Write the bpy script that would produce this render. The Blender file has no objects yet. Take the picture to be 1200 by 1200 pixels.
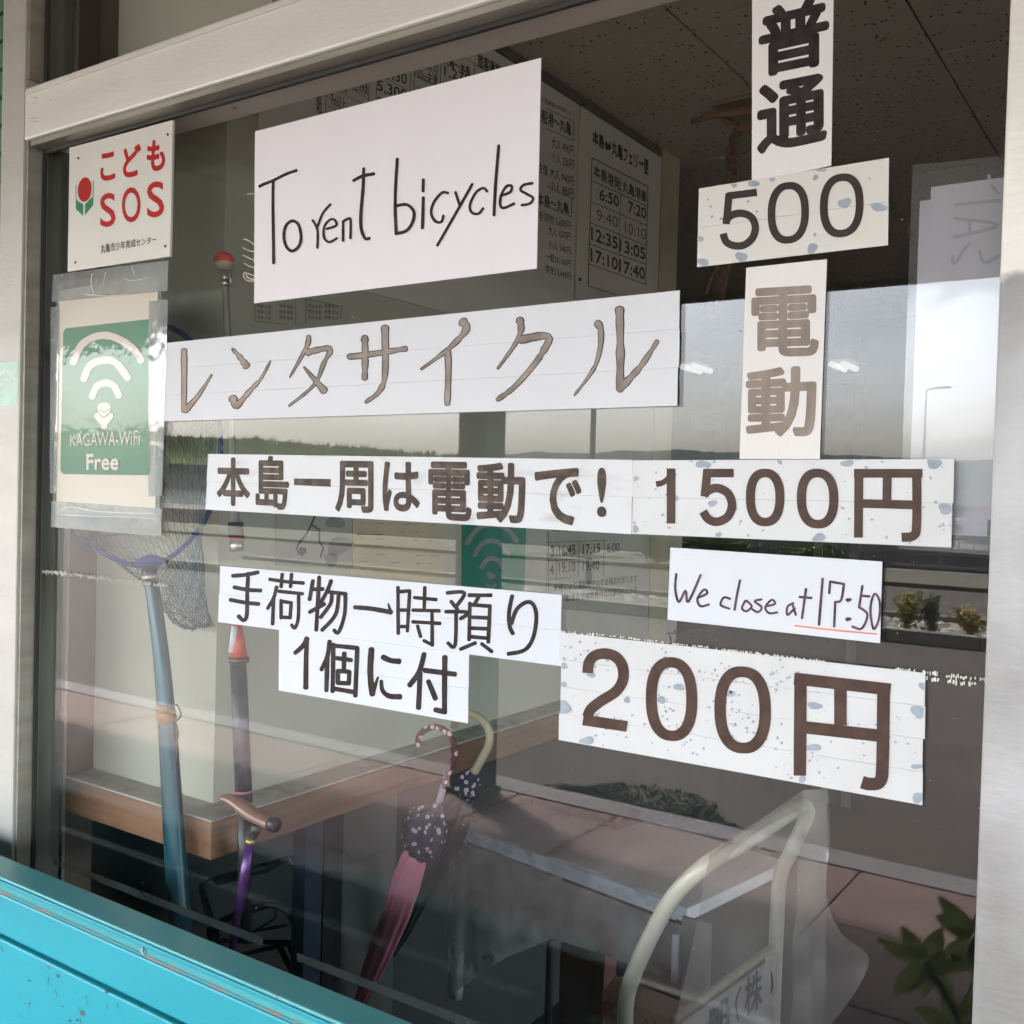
import bpy, bmesh, math, random
from mathutils import Vector, Matrix, noise
random.seed(7)
R = math.radians
S = bpy.context.scene
C = bpy.data.collections.new('place'); S.collection.children.link(C)

# ------------------------------------------------------------------ camera
CAM = Vector((0.0, -0.79, 1.5))
YAW, PITCH, ROLL, F = R(34.13), R(-1.30), R(1.562), 1200.0
fw = Vector((-math.sin(YAW)*math.cos(PITCH), math.cos(YAW)*math.cos(PITCH), math.sin(PITCH)))
rt0 = Vector((math.cos(YAW), math.sin(YAW), 0)); up0 = rt0.cross(fw)
rt = math.cos(ROLL)*rt0 + math.sin(ROLL)*up0
up = -math.sin(ROLL)*rt0 + math.cos(ROLL)*up0
cd = bpy.data.cameras.new('camera'); cam = bpy.data.objects.new('camera', cd); C.objects.link(cam)
cd.sensor_width = 36; cd.lens = 36*F/1200; cd.clip_start = 0.02; cd.clip_end = 4000
m = Matrix((rt, up, -fw)).transposed().to_4x4(); m.translation = CAM; cam.matrix_world = m
S.camera = cam

# ------------------------------------------------------------------ sky, sun, exposure
SUN_EL, SUN_AZ = R(58), R(240)          # azimuth clockwise from +y
W = bpy.data.worlds.new('World'); S.world = W; W.use_nodes = True
wn = W.node_tree.nodes; wl = W.node_tree.links
bg = wn['Background']; sky = wn.new('ShaderNodeTexSky'); sky.sky_type = 'NISHITA'; sky.sun_disc = False
sky.sun_elevation = SUN_EL; sky.sun_rotation = SUN_AZ; sky.dust_density = 4.0; sky.air_density = 0.9; sky.ozone_density = 1.0
# thin high overcast: desaturate the sky a little, with faint cloud streaks
hsv = wn.new('ShaderNodeHueSaturation'); hsv.inputs['Saturation'].default_value = 0.5
tc = wn.new('ShaderNodeTexCoord'); mp = wn.new('ShaderNodeMapping'); mp.inputs['Scale'].default_value = (1.2, 1.2, 6)
nz = wn.new('ShaderNodeTexNoise'); nz.inputs['Scale'].default_value = 2.2; nz.inputs['Detail'].default_value = 6
mr = wn.new('ShaderNodeMapRange'); mr.inputs[1].default_value = .35; mr.inputs[2].default_value = .7; mr.inputs[3].default_value = .88; mr.inputs[4].default_value = 1.14
mx = wn.new('ShaderNodeVectorMath'); mx.operation = 'SCALE'
wl.new(tc.outputs['Generated'], mp.inputs[0]); wl.new(mp.outputs[0], nz.inputs[0]); wl.new(nz.outputs[0], mr.inputs[0])
wl.new(sky.outputs[0], hsv.inputs['Color']); wl.new(hsv.outputs[0], mx.inputs[0]); wl.new(mr.outputs[0], mx.inputs['Scale'])
wl.new(mx.outputs[0], bg.inputs[0]); bg.inputs[1].default_value = 0.15
sd = bpy.data.lights.new('sun', 'SUN'); sun = bpy.data.objects.new('sun', sd); C.objects.link(sun)
sd.energy = 2.5; sd.angle = R(4); sd.color = (1, .96, .90)
sv = Vector((math.sin(SUN_AZ)*math.cos(SUN_EL), math.cos(SUN_AZ)*math.cos(SUN_EL), math.sin(SUN_EL)))
sun.rotation_euler = sv.to_track_quat('Z', 'Y').to_euler()
S.view_settings.view_transform = 'Standard'; S.view_settings.look = 'None'; S.view_settings.gamma = 1
S.view_settings.use_curve_mapping = False; S.view_settings.exposure = 4.0
S.render.engine = 'CYCLES'; S.cycles.max_bounces = 10; S.cycles.transparent_max_bounces = 24
S.cycles.diffuse_bounces = 5; S.cycles.glossy_bounces = 4; S.cycles.caustics_reflective = False; S.cycles.caustics_refractive = False
try: S.cycles.use_denoising = True
except Exception: pass

# ------------------------------------------------------------------ measuring helpers: a sight line cut with a real plane of the place
def ray(px, py): return (px-600)/F*rt - (py-600)/F*up + fw
def on(px, py, ax, val):
    d = ray(px, py); t = (val-CAM[ax])/d[ax]; return CAM + t*d
def mpp(p): return (p-CAM).dot(fw)/F          # metres per pixel at a point
# ------------------------------------------------------------------ materials
MATS = {}
def mat(name, col, rough=.6, metal=0, col2=None, scale=12, stretch=(1,1,1), lo=.4, hi=.65, bump=0, bscale=60, spec=.5, coat=0, fleck=None, fscale=60, fthr=.72, detail=5):
    if name in MATS: return MATS[name]
    M = bpy.data.materials.new(name); M.use_nodes = True; n = M.node_tree.nodes; l = M.node_tree.links; b = n['Principled BSDF']
    b.inputs['Roughness'].default_value = rough; b.inputs['Metallic'].default_value = metal
    b.inputs['Specular IOR Level'].default_value = spec; b.inputs['Coat Weight'].default_value = coat; b.inputs['Coat Roughness'].default_value = .04; b.inputs['Coat IOR'].default_value = 1.5
    t = n.new('ShaderNodeTexCoord'); mpn = n.new('ShaderNodeMapping'); mpn.inputs['Scale'].default_value = stretch
    l.new(t.outputs['Object'], mpn.inputs[0])
    if col2 is None: col2 = tuple(c*.82 for c in col)
    nn = n.new('ShaderNodeTexNoise'); nn.inputs['Scale'].default_value = scale; nn.inputs['Detail'].default_value = detail; l.new(mpn.outputs[0], nn.inputs[0])
    r = n.new('ShaderNodeMapRange'); r.inputs[1].default_value = lo; r.inputs[2].default_value = hi; l.new(nn.outputs[0], r.inputs[0])
    mxn = n.new('ShaderNodeMix'); mxn.data_type = 'RGBA'; l.new(r.outputs[0], mxn.inputs[0])
    mxn.inputs[6].default_value = (*col, 1); mxn.inputs[7].default_value = (*col2, 1)
    out = mxn.outputs[2]
    if fleck:
        n2 = n.new('ShaderNodeTexNoise'); n2.inputs['Scale'].default_value = fscale; n2.inputs['Detail'].default_value = 3; l.new(t.outputs['Object'], n2.inputs[0])
        r2 = n.new('ShaderNodeMapRange'); r2.inputs[1].default_value = fthr; r2.inputs[2].default_value = fthr+.02; l.new(n2.outputs[0], r2.inputs[0])
        m2 = n.new('ShaderNodeMix'); m2.data_type = 'RGBA'; l.new(r2.outputs[0], m2.inputs[0]); l.new(out, m2.inputs[6]); m2.inputs[7].default_value = (*fleck, 1); out = m2.outputs[2]
    l.new(out, b.inputs['Base Color'])
    if bump:
        n3 = n.new('ShaderNodeTexNoise'); n3.inputs['Scale'].default_value = bscale; n3.inputs['Detail'].default_value = 6; l.new(mpn.outputs[0], n3.inputs[0])
        bp = n.new('ShaderNodeBump'); bp.inputs['Strength'].default_value = bump; bp.inputs['Distance'].default_value = .002; l.new(n3.outputs[0], bp.inputs['Height']); l.new(bp.outputs[0], b.inputs['Normal'])
        if coat: l.new(bp.outputs[0], b.inputs['Coat Normal'])
    MATS[name] = M; return M
def film(name, tint, clear, gloss, wav=0, wscale=20, rough=.08):
    # thin clear film or pane: lets light through, mirrors by angle (Schlick), scatters a little
    M = bpy.data.materials.new(name); M.use_nodes = True; n = M.node_tree.nodes; l = M.node_tree.links; n.clear()
    o = n.new('ShaderNodeOutputMaterial'); tr = n.new('ShaderNodeBsdfTransparent'); df = n.new('ShaderNodeBsdfDiffuse'); gl = n.new('ShaderNodeBsdfGlossy')
    tl = n.new('ShaderNodeBsdfTranslucent'); tl.inputs[0].default_value = (*tint, 1)
    df.inputs[0].default_value = (*tint, 1); gl.inputs['Roughness'].default_value = rough; gl.inputs['Color'].default_value = (1,1,1,1)
    a0 = n.new('ShaderNodeMixShader'); a0.inputs[0].default_value = .5; l.new(df.outputs[0], a0.inputs[1]); l.new(tl.outputs[0], a0.inputs[2])
    a = n.new('ShaderNodeMixShader'); a.inputs[0].default_value = 1-clear; l.new(tr.outputs[0], a.inputs[1]); l.new(a0.outputs[0], a.inputs[2])
    t = n.new('ShaderNodeTexCoord')
    if clear < .995:   # uneven dust / cloudiness
        nn = n.new('ShaderNodeTexNoise'); nn.inputs['Scale'].default_value = 9; nn.inputs['Detail'].default_value = 8; l.new(t.outputs['Object'], nn.inputs[0])
        r = n.new('ShaderNodeMapRange'); r.inputs[1].default_value = .3; r.inputs[2].default_value = .75; r.inputs[3].default_value = (1-clear)*.5; r.inputs[4].default_value = min(1, (1-clear)*1.7)
        l.new(nn.outputs[0], r.inputs[0]); l.new(r.outputs[0], a.inputs[0])
    lw = n.new('ShaderNodeLayerWeight'); lw.inputs[0].default_value = .5
    p = n.new('ShaderNodeMath'); p.operation = 'POWER'; p.inputs[1].default_value = 5; l.new(lw.outputs['Facing'], p.inputs[0])
    q = n.new('ShaderNodeMath'); q.operation = 'MULTIPLY_ADD'; q.inputs[1].default_value = 1-gloss; q.inputs[2].default_value = gloss; l.new(p.outputs[0], q.inputs[0])
    b = n.new('ShaderNodeMixShader'); l.new(q.outputs[0], b.inputs[0]); l.new(a.outputs[0], b.inputs[1]); l.new(gl.outputs[0], b.inputs[2])
    if wav:
        n3 = n.new('ShaderNodeTexNoise'); n3.inputs['Scale'].default_value = wscale; n3.inputs['Detail'].default_value = 2; l.new(t.outputs['Object'], n3.inputs[0])
        bp = n.new('ShaderNodeBump'); bp.inputs['Strength'].default_value = wav; bp.inputs['Distance'].default_value = .01; l.new(n3.outputs[0], bp.inputs['Height']); l.new(bp.outputs[0], gl.inputs['Normal'])
    l.new(b.outputs[0], o.inputs[0]); MATS[name] = M; return M
def glow(name, col, s):
    M = bpy.data.materials.new(name); M.use_nodes = True; b = M.node_tree.nodes['Principled BSDF']
    b.inputs['Base Color'].default_value = (*col, 1); b.inputs['Emission Color'].default_value = (*col, 1); b.inputs['Emission Strength'].default_value = s; return M

ALU_W = mat('ivory_aluminium', (.76,.75,.70), .40, .08, (.69,.68,.63), 3, (1,1,6), bump=.15, bscale=90, fleck=(.35,.33,.28), fscale=35, fthr=.76)
ALU = mat('bare_aluminium', (.36,.35,.29), .42, .45, (.28,.27,.22), 5, (1,1,8), bump=.12, bscale=120)
RUB = mat('black_gasket', (.03,.03,.028), .6)
PINKP = mat('pinkish_copy_paper', (.82,.80,.84), .75, 0, (.80,.78,.82), 6, bump=.5, bscale=7)
WHT = mat('white_sheet', (.65,.67,.70), .5, 0, (.63,.65,.68), 8, bump=.3, bscale=20)
WHTB = mat('white_label_sheet', (.63,.66,.71), .42, 0, (.61,.64,.69), 8, bump=.1, bscale=20)
CRM = mat('yellowed_white_sheet', (.74,.72,.70), .5, 0, (.70,.68,.66), 8, bump=.1, bscale=20)
TAPEW = mat('white_vinyl_tape', (.60,.615,.62), .34, 0, (.56,.57,.565), 14, bump=.25, bscale=30)
TAPEG = mat('greyed_vinyl_tape', (.62,.615,.57), .36, 0, (.62,.60,.54), 14, bump=.25, bscale=30)
STAIN = mat('grey_blue_stain', (.33,.38,.43), .6, 0, (.26,.31,.37), 60)
INKB = mat('black_marker', (.018,.013,.013), .45, 0, (.04,.03,.028), 90, spec=.15)
INKD = mat('dark_vinyl_letter', (.030,.020,.017), .4, 0, (.045,.03,.026), 50, spec=.15)
INKBR = mat('browned_vinyl_letter', (.060,.035,.026), .42, 0, (.085,.052,.040), 60, spec=.15)
INKM = mat('worn_marker', (.065,.047,.037), .5, 0, (.14,.11,.09), 70, lo=.45, hi=.7, spec=.15)
INKF = mat('faded_marker', (.20,.17,.145), .55, 0, (.36,.32,.28), 34, lo=.35, hi=.7, spec=.15)
INKP = mat('pale_faded_marker', (.40,.34,.28), .55, 0, (.30,.24,.19), 45, lo=.4, hi=.65, spec=.15)
INKO = mat('faded_outline', (.06,.04,.03), .5, 0, (.12,.09,.07), 70, spec=.15)
INKV = mat('purplish_marker', (.055,.03,.045), .5, 0, (.13,.08,.1), 120, spec=.15)
REDL = mat('red_print', (.46,.010,.008), .45, spec=.25); GRNL = mat('green_print', (.01,.23,.10), .35)
BLKP = mat('black_print', (.02,.02,.02), .5)

# ------------------------------------------------------------------ object helpers
def meta(o, label=None, cat=None, group=None, kind=None):
    if label: o['label'] = label
    if cat: o['category'] = cat
    if group: o['group'] = group
    if kind: o['kind'] = kind
    return o
def thing(name, label, cat, loc=(0,0,0), group=None):
    o = bpy.data.objects.new(name, None); o.empty_display_size = .05; C.objects.link(o); o.location = loc
    return meta(o, label, cat, group)
def mesh(name, vs, fs, M, parent=None, smooth=False, kind=None, label=None, cat=None, group=None):
    off = parent_loc(parent)
    me = bpy.data.meshes.new(name); me.from_pydata([tuple(Vector(v)-off) for v in vs], [], fs); me.update()
    if isinstance(M, (list, tuple)):
        for x in M: me.materials.append(x)
    else: me.materials.append(M)
    if smooth: me.polygons.foreach_set('use_smooth', [True]*len(me.polygons))
    o = bpy.data.objects.new(name, me); C.objects.link(o)
    if parent: o.parent = parent
    return meta(o, label, cat, group, kind)
def parent_loc(p):
    v = Vector((0,0,0))
    while p is not None: v += Vector(p.location); p = p.parent
    return v
BOXF = [(0,3,2,1),(4,5,6,7),(0,1,5,4),(1,2,6,5),(2,3,7,6),(3,0,4,7)]
def box(name, x0,x1,y0,y1,z0,z1, M, parent=None, bev=0, seg=2, **k):
    bm = bmesh.new()
    vs = [bm.verts.new(v) for v in ((x0,y0,z0),(x1,y0,z0),(x1,y1,z0),(x0,y1,z0),(x0,y0,z1),(x1,y0,z1),(x1,y1,z1),(x0,y1,z1))]
    for f in BOXF: bm.faces.new([vs[i] for i in f])
    if bev: bmesh.ops.bevel(bm, geom=bm.edges[:], offset=bev, segments=seg, profile=.6, affect='EDGES')
    off = parent_loc(parent); bmesh.ops.translate(bm, verts=bm.verts, vec=-off)
    me = bpy.data.meshes.new(name); bm.to_mesh(me); bm.free(); me.materials.append(M)
    o = bpy.data.objects.new(name, me); C.objects.link(o)
    if parent: o.parent = parent
    return meta(o, k.get('label'), k.get('cat'), k.get('group'), k.get('kind'))
def boxes(name, lst, M, parent=None, **k):
    vs, fs = [], []
    for (x0,x1,y0,y1,z0,z1) in lst:
        b = len(vs); vs += [(x0,y0,z0),(x1,y0,z0),(x1,y1,z0),(x0,y1,z0),(x0,y0,z1),(x1,y0,z1),(x1,y1,z1),(x0,y1,z1)]
        fs += [tuple(b+i for i in f) for f in BOXF]
    return mesh(name, vs, fs, M, parent, **k)
def crom(pts, n=6, closed=False):
    P = [Vector(p) for p in pts]; out = []; N = len(P)
    rng = N if closed else N-1
    for i in range(rng):
        p0 = P[(i-1) % N] if closed or i > 0 else P[0]; p1 = P[i]; p2 = P[(i+1) % N]; p3 = P[(i+2) % N] if closed or i+2 < N else P[-1]
        for k in range(n):
            t = k/n; out.append(.5*((2*p1)+(p2-p0)*t+(2*p0-5*p1+4*p2-p3)*t*t+(3*p1-p0-3*p2+p3)*t**3))
    if not closed: out.append(P[-1])
    return out
def tube_data(pts, rad, sides=10, closed=False, flat=1.0):
    vs, fs = [], []; N = len(pts); u = None
    for i, p in enumerate(pts):
        a = pts[(i-1) % N] if closed or i > 0 else pts[i]; b = pts[(i+1) % N] if closed or i+1 < N else pts[i]
        t = (b-a).normalized()
        if u is None: u = t.orthogonal().normalized()
        u = (u - t*u.dot(t)).normalized(); w = t.cross(u)
        r = rad[i] if isinstance(rad, (list, tuple)) else rad
        for k in range(sides):
            an = 2*math.pi*k/sides; vs.append(p + r*(math.cos(an)*u + flat*math.sin(an)*w))
    for i in range(N if closed else N-1):
        for k in range(sides):
            a = i*sides+k; b = i*sides+(k+1) % sides; c = ((i+1) % N)*sides+(k+1) % sides; d = ((i+1) % N)*sides+k
            fs.append((a,b,c,d))
    if not closed: fs.append(tuple(range(sides))[::-1]); fs.append(tuple((N-1)*sides+k for k in range(sides)))
    return vs, fs
def tube(name, pts, rad, M, parent=None, sides=12, closed=False, smooth=True, flat=1.0, **k):
    vs, fs = tube_data([Vector(p) for p in pts], rad, sides, closed, flat); return mesh(name, vs, fs, M, parent, smooth=smooth, **k)
def multi_tube(name, lst, M, parent=None, sides=6, **k):
    V, Fc = [], []
    for pts, r in lst:
        vs, fs = tube_data([Vector(p) for p in pts], r, sides); b = len(V); V += vs; Fc += [tuple(b+i for i in f) for f in fs]
    return mesh(name, V, Fc, M, parent, smooth=True, **k)
# ---- thin sheets lying on a wall plane. ax/val = the plane, front side faces -normal (towards the room's viewer)
def quad_on(q, ax, val): return [on(x, y, ax, val) for x, y in q]       # TL TR BR BL in picture order
def bil(c, u, v): return (c[0]*(1-u)+c[1]*u)*(1-v) + (c[3]*(1-u)+c[2]*u)*v
def sheet(name, c, thick, n, M, parent=None, nu=1, nv=1, wob=0, **k):
    # c: four corners on the plane, n: outward unit normal; built with real thickness and optional soft waviness
    vs, fs = [], []
    for s in (0, 1):
        for j in range(nv+1):
            for i in range(nu+1):
                p = bil(c, i/nu, j/nv)
                if wob: p = p + n*(wob*(.5+.5*noise.noise(p*9)))
                vs.append(p + n*(thick*s))
    K = (nu+1)*(nv+1)
    def id_(s,i,j): return s*K + j*(nu+1) + i
    for j in range(nv):
        for i in range(nu):
            fs.append((id_(1,i,j), id_(1,i,j+1), id_(1,i+1,j+1), id_(1,i+1,j))); fs.append((id_(0,i,j), id_(0,i+1,j), id_(0,i+1,j+1), id_(0,i,j+1)))
    for i in range(nu):
        fs.append((id_(0,i,0),id_(1,i,0),id_(1,i+1,0),id_(0,i+1,0))); fs.append((id_(0,i,nv),id_(0,i+1,nv),id_(1,i+1,nv),id_(1,i,nv)))
    for j in range(nv):
        fs.append((id_(0,0,j),id_(0,0,j+1),id_(1,0,j+1),id_(1,0,j))); fs.append((id_(0,nu,j),id_(1,nu,j),id_(1,nu,j+1),id_(0,nu,j+1)))
    return mesh(name, vs, fs, M, parent, **k)
# ---- lettering
GL = {}
def glyph(s, bold=0.0):
    key = (s, bold)
    if key not in GL:
        cu = bpy.data.curves.new('t', 'FONT'); cu.body = s; cu.size = 1; cu.offset = bold; cu.resolution_u = 4
        ob = bpy.data.objects.new('t', cu); me = bpy.data.meshes.new_from_object(ob)
        vs = [v.co.copy() for v in me.vertices]; fs = [tuple(p.vertices) for p in me.polygons]
        bpy.data.objects.remove(ob); bpy.data.curves.remove(cu); bpy.data.meshes.remove(me)
        x0 = min(v.x for v in vs); x1 = max(v.x for v in vs); y0 = min(v.y for v in vs); y1 = max(v.y for v in vs)
        GL[key] = ([((v.x-x0)/(x1-x0), 1-(v.y-y0)/(y1-y0)) for v in vs], fs)
    return GL[key]
class Ink:
    """collects flat printed marks lying on one plane"""
    def __init__(s, ax, val, n, lift=.0002): s.ax, s.val, s.n, s.lift, s.V, s.F = ax, val, Vector(n), lift, [], []; s.k = 0; s.clip = None
    def _up(s, p): return p + s.n*(s.lift + .00002*(s.k % 12))
    def text(s, t, q, bold=0.0, wob=0):
        # heavy faces: the same outline laid down several times, a hair apart and nudged sideways
        v, f = glyph(t, 0.0); c = quad_on(q, s.ax, s.val); n_ = max(1, len(t))
        wpx = math.dist(q[0], q[1])/n_; hpx = math.dist(q[0], q[3])
        bx, by = bold*1.15/n_, bold*1.15
        offs = [(0,0)] if bold < .008 else [(math.cos(i*math.pi/4)*bx, math.sin(i*math.pi/4)*by) for i in range(8)]+[(0,0)]
        for i_, (ox, oy) in enumerate(offs):
            b = len(s.V)
            for (a, e) in v:
                a_ = bx+a*(1-2*bx)+ox; e_ = by+e*(1-2*by)+oy
                s.V.append(s._up(bil(c, a_, e_)) + s.n*(.000012*i_))
            s.F += [tuple(b+i for i in x) for x in f]
        s.k += 1
    def zero(s, cx, cy, rx, ry, w, sh=0, n=40, p=2.35):
        b = len(s.V)
        for i in range(n):
            an = 2*math.pi*i/n; ca, sa = math.cos(an), math.sin(an)
            x = math.copysign(abs(ca)**(2/p), ca); y = math.copysign(abs(sa)**(2/p), sa)
            for d in (w/2, -w/2):
                X = (rx+d)*x; s.V.append(s._up(on(cx+X, cy+(ry+d*.95)*y+sh*X, s.ax, s.val)))
        for i in range(n): a = b+2*i; c = b+2*((i+1) % n); s.F.append((a, c, c+1, a+1))
        s.k += 1
    def ch(s, t, x0, x1, y0, y1, st=0, sb=None, bold=0.03, wob=0):
        if sb is None: sb = st
        h = (x1-x0)/2; s.text(t, [(x0, y0-st*h), (x1, y0+st*h), (x1, y1+sb*h), (x0, y1-sb*h)], bold, wob)
    def stroke(s, pts, w0, w1=None, smooth=True, caps=True, closed=False, jit=.06):
        if w1 is None: w1 = w0
        P = crom([(x, y, 0) for x, y in pts], 5, closed) if (smooth and len(pts) > 2) else [Vector((x, y, 0)) for x, y in pts]
        if len(P) == 2: P = [P[0].lerp(P[1], t/4) for t in range(5)]
        N = len(P); L, Rr = [], []
        for i, p in enumerate(P):
            a = P[(i-1) % N] if closed or i > 0 else P[i]; b = P[(i+1) % N] if closed or i+1 < N else P[i]
            t = (b-a).normalized(); nn = Vector((-t.y, t.x, 0)); w = (w0+(w1-w0)*i/(N-1))/2*(1+jit*noise.noise(p*.25)*2)
            L.append(p+nn*w); Rr.append(p-nn*w)
        b = len(s.V)
        for p in L+Rr: s.V.append(s._up(on(p.x, p.y, s.ax, s.val)))
        for i in range(N if closed else N-1):
            j = (i+1) % N; s.F.append((b+i, b+j, b+N+j, b+N+i))
        if caps and not closed:
            for i, sg in ((0, -1), (N-1, 1)):
                t = (P[1]-P[0] if i == 0 else P[-1]-P[-2]).normalized()*sg; nn = Vector((-t.y, t.x, 0)); w = (L[i]-Rr[i]).length/2
                ids = []
                for k in range(7):
                    an = -math.pi/2 + math.pi*k/6; p = P[i] + w*(math.cos(an)*t*.8 + math.sin(an)*nn); ids.append(len(s.V)); s.V.append(s._up(on(p.x, p.y, s.ax, s.val)))
                s.F.append(tuple(ids))
        s.k += 1
    def strokes(s, lst, ox, oy, sc, w, w1=None, **k):
        for st in lst: s.stroke([(ox+x/sc, oy+y/sc) for x, y in st], w, w1, **k)
    def blob(s, x, y, r, e=1.0, n=9):
        n = max(n, 18) if r > 1.4 else n
        b = len(s.V); ph = random.random()*6; p2 = random.random()*6; p3 = random.random()*6
        for k in range(n):
            an = 2*math.pi*k/n; rr = r*(1+.16*math.sin(2*an+p2)+.10*math.sin(3*an+p3)+.04*random.random()); X_, Y_ = x+rr*math.cos(an+ph), y+rr*e*math.sin(an+ph)
            if s.clip:
                (ax_,ay_),(bx_,by_),(cx_,cy_),(dx_,dy_) = s.clip; u = (X_-ax_)/(bx_-ax_); v = (Y_-ay_)/(dy_-ay_)
                X_ = min(max(X_, ax_+(dx_-ax_)*v+.5), bx_+(cx_-bx_)*v-.7); Y_ = min(max(Y_, ay_+(by_-ay_)*u+.4), dy_+(cy_-dy_)*u-.4)
            s.V.append(s._up(on(X_, Y_, s.ax, s.val)))
        s.F.append(tuple(range(b, b+n)))
    def build(s, name, M, parent=None, **k):
        if s.V: return mesh(name, s.V, s.F, M, parent, **k)

NF = Vector((0,-1,0))      # outward normal of the window front
def sign(name, label, q, y, mats, rows=1, cat='sign', thick=.0009, group=None, curl=0, vertical=False):
    c = quad_on(q, 1, y); base = (c[3]+c[2])/2
    t = thing(name, label, cat, base, group)
    for r in range(rows):
        g = .00018/(c[0]-c[3]).length if rows > 1 else 0
        a, b = r/rows + (g if r else 0), (r+1)/rows
        if vertical: cc = [bil(c, a, 0), bil(c, b, 0), bil(c, b, 1), bil(c, a, 1)]
        else: cc = [bil(c, 0, a), bil(c, 1, a), bil(c, 1, b), bil(c, 0, b)]
        nm = 'tape_strip' if rows > 1 else 'paper'
        if rows > 1 and not vertical:
            jl, jr = random.uniform(-.004,.004)*0.3, random.uniform(-.004,.004)*.3
            cc[0].x += jl; cc[3].x += jl; cc[1].x += jr; cc[2].x += jr
        sheet(nm, cc, thick + .00006*(r % 2), NF, mats, t, nu=6, nv=2 if rows > 1 else 4, wob=curl)
    return t

# ================================================================== BUILDING FRONT
FY = -.03
XL, XR = -1.309, -.122          # frame opening
GZ0, GZ1 = .95, 1.957
# ---- window frame (one thing, its members are parts)
wf = thing('window_frame', 'ivory aluminium shop window frame around the glass with all the paper signs', 'window frame', (-.7, 0, .9))
box('left_post', -1.367, XL-.003, FY, .006, 0, 2.40, mat('darkened_ivory_post', (.50,.49,.45), .42, .08, (.44,.43,.39), 3, (1,1,6), bump=.2, bscale=70, fleck=(.3,.29,.25), fscale=40, fthr=.75), wf, bev=.003)  # frame ivory with a darker colour to offset strong light from the left
box('left_jamb', XL-.003, XL+.002, FY+.004, -.0045, .90, GZ1, ALU, wf)
box('transom_jamb', XL-.003, XL+.002, FY+.004, -.0045, 2.025, 2.40, ALU, wf)
box('transom_bar', XL-.0025, XR, FY+.0005, .06, 1.943, 2.011, ALU_W, wf, bev=.003)
box('bar_lip', XL+.004, XR, FY+.006, -.006, 1.936, 1.9425, ALU, wf)
box('bar_ridge', XL+.001, XR, FY-.0015, FY+.001, 2.0015, 2.0035, ALU_W, wf)
POSTM = None
def post_mat():
    M = mat('peeling_post_paint', (.74,.72,.655), .4, .1, (.68,.66,.60), 3, (1,1,3), bump=.2, bscale=60, fleck=(.75,.74,.7), fscale=70, fthr=.73)
    n = M.node_tree.nodes; l = M.node_tree.links; b = n['Principled BSDF']; src = b.inputs['Base Color'].links[0].from_socket
    t = n.new('ShaderNodeTexCoord'); sx = n.new('ShaderNodeSeparateXYZ'); l.new(t.outputs['Object'], sx.inputs[0])
    nn = n.new('ShaderNodeTexNoise'); nn.inputs['Scale'].default_value = 30; nn.inputs['Detail'].default_value = 6; l.new(t.outputs['Object'], nn.inputs[0])
    a = n.new('ShaderNodeMath'); a.operation = 'MULTIPLY_ADD'; a.inputs[1].default_value = .03; l.new(nn.outputs[0], a.inputs[0]); l.new(sx.outputs['Z'], a.inputs[2])
    r = n.new('ShaderNodeMapRange'); r.inputs[1].default_value = POSTZ+.012; r.inputs[2].default_value = POSTZ+.017; l.new(a.outputs[0], r.inputs[0])
    n4 = n.new('ShaderNodeTexNoise'); n4.inputs['Scale'].default_value = 9; n4.inputs['Detail'].default_value = 9; l.new(t.outputs['Object'], n4.inputs[0])
    r4 = n.new('ShaderNodeMapRange'); r4.inputs[1].default_value = .35; r4.inputs[2].default_value = .68; l.new(n4.outputs[0], r4.inputs[0])
    g = n.new('ShaderNodeMix'); g.data_type = 'RGBA'; l.new(r4.outputs[0], g.inputs[0]); g.inputs[6].default_value = (.24,.238,.23,1); g.inputs[7].default_value = (.42,.42,.425,1)
    m2 = n.new('ShaderNodeMix'); m2.data_type = 'RGBA'; l.new(r.outputs[0], m2.inputs[0]); l.new(g.outputs[2], m2.inputs[6]); l.new(src, m2.inputs[7])
    l.new(m2.outputs[2], b.inputs['Base Color']); return M
POSTZ = on(1175, 322, 1, FY).z - .9
box('right_post', XR+.0005, -.02, FY, .10, 0, 2.40, post_mat(), wf, bev=.002)
box('bottom_rail', XL, XR, FY+.005, .008, .88, .95, ALU, wf, bev=.002)
box('top_rail', XL, XR, FY, .06, 2.34, 2.40, ALU_W, wf, bev=.002)
# gaskets around the panes
boxes('gasket', [(XL+.002, XL+.006, -.006, -.001, .95, 1.936), (XL+.006, XR, -.006, -.001, 1.931, 1.936), (XL+.002, XL+.008, -.006, -.001, 2.012, 2.34), (XL+.006, XR, -.006, -.001, .95, .955), (XR-.003, XR, -.005, -.001, .955, 1.931)], RUB, wf)
for z in (2.0, 1.957):
    pass
GLS = film('window_glass', (.62,.66,.6), .998, .024, rough=.0)
box('glass_pane', XL+.002, XR-.0005, 0, .004, .95, 1.943, GLS, wf)
box('transom_pane', XL+.002, XR-.0005, 0, .004, 2.011, 2.34, GLS, wf)
# faint words scratched on the bar paint
kn = Ink(1, FY+.0005, NF, .0003)
for x, y, w in ((42,115,5),(41,121,3),(40,139,8),(41,143,9),(60,118,3)): kn.stroke([(x-w/2,y),(x+w/2,y-1)], 1.1)
kn.build('paint_scuff', mat('scuff_grey', (.45,.43,.36), .6), wf)
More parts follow.
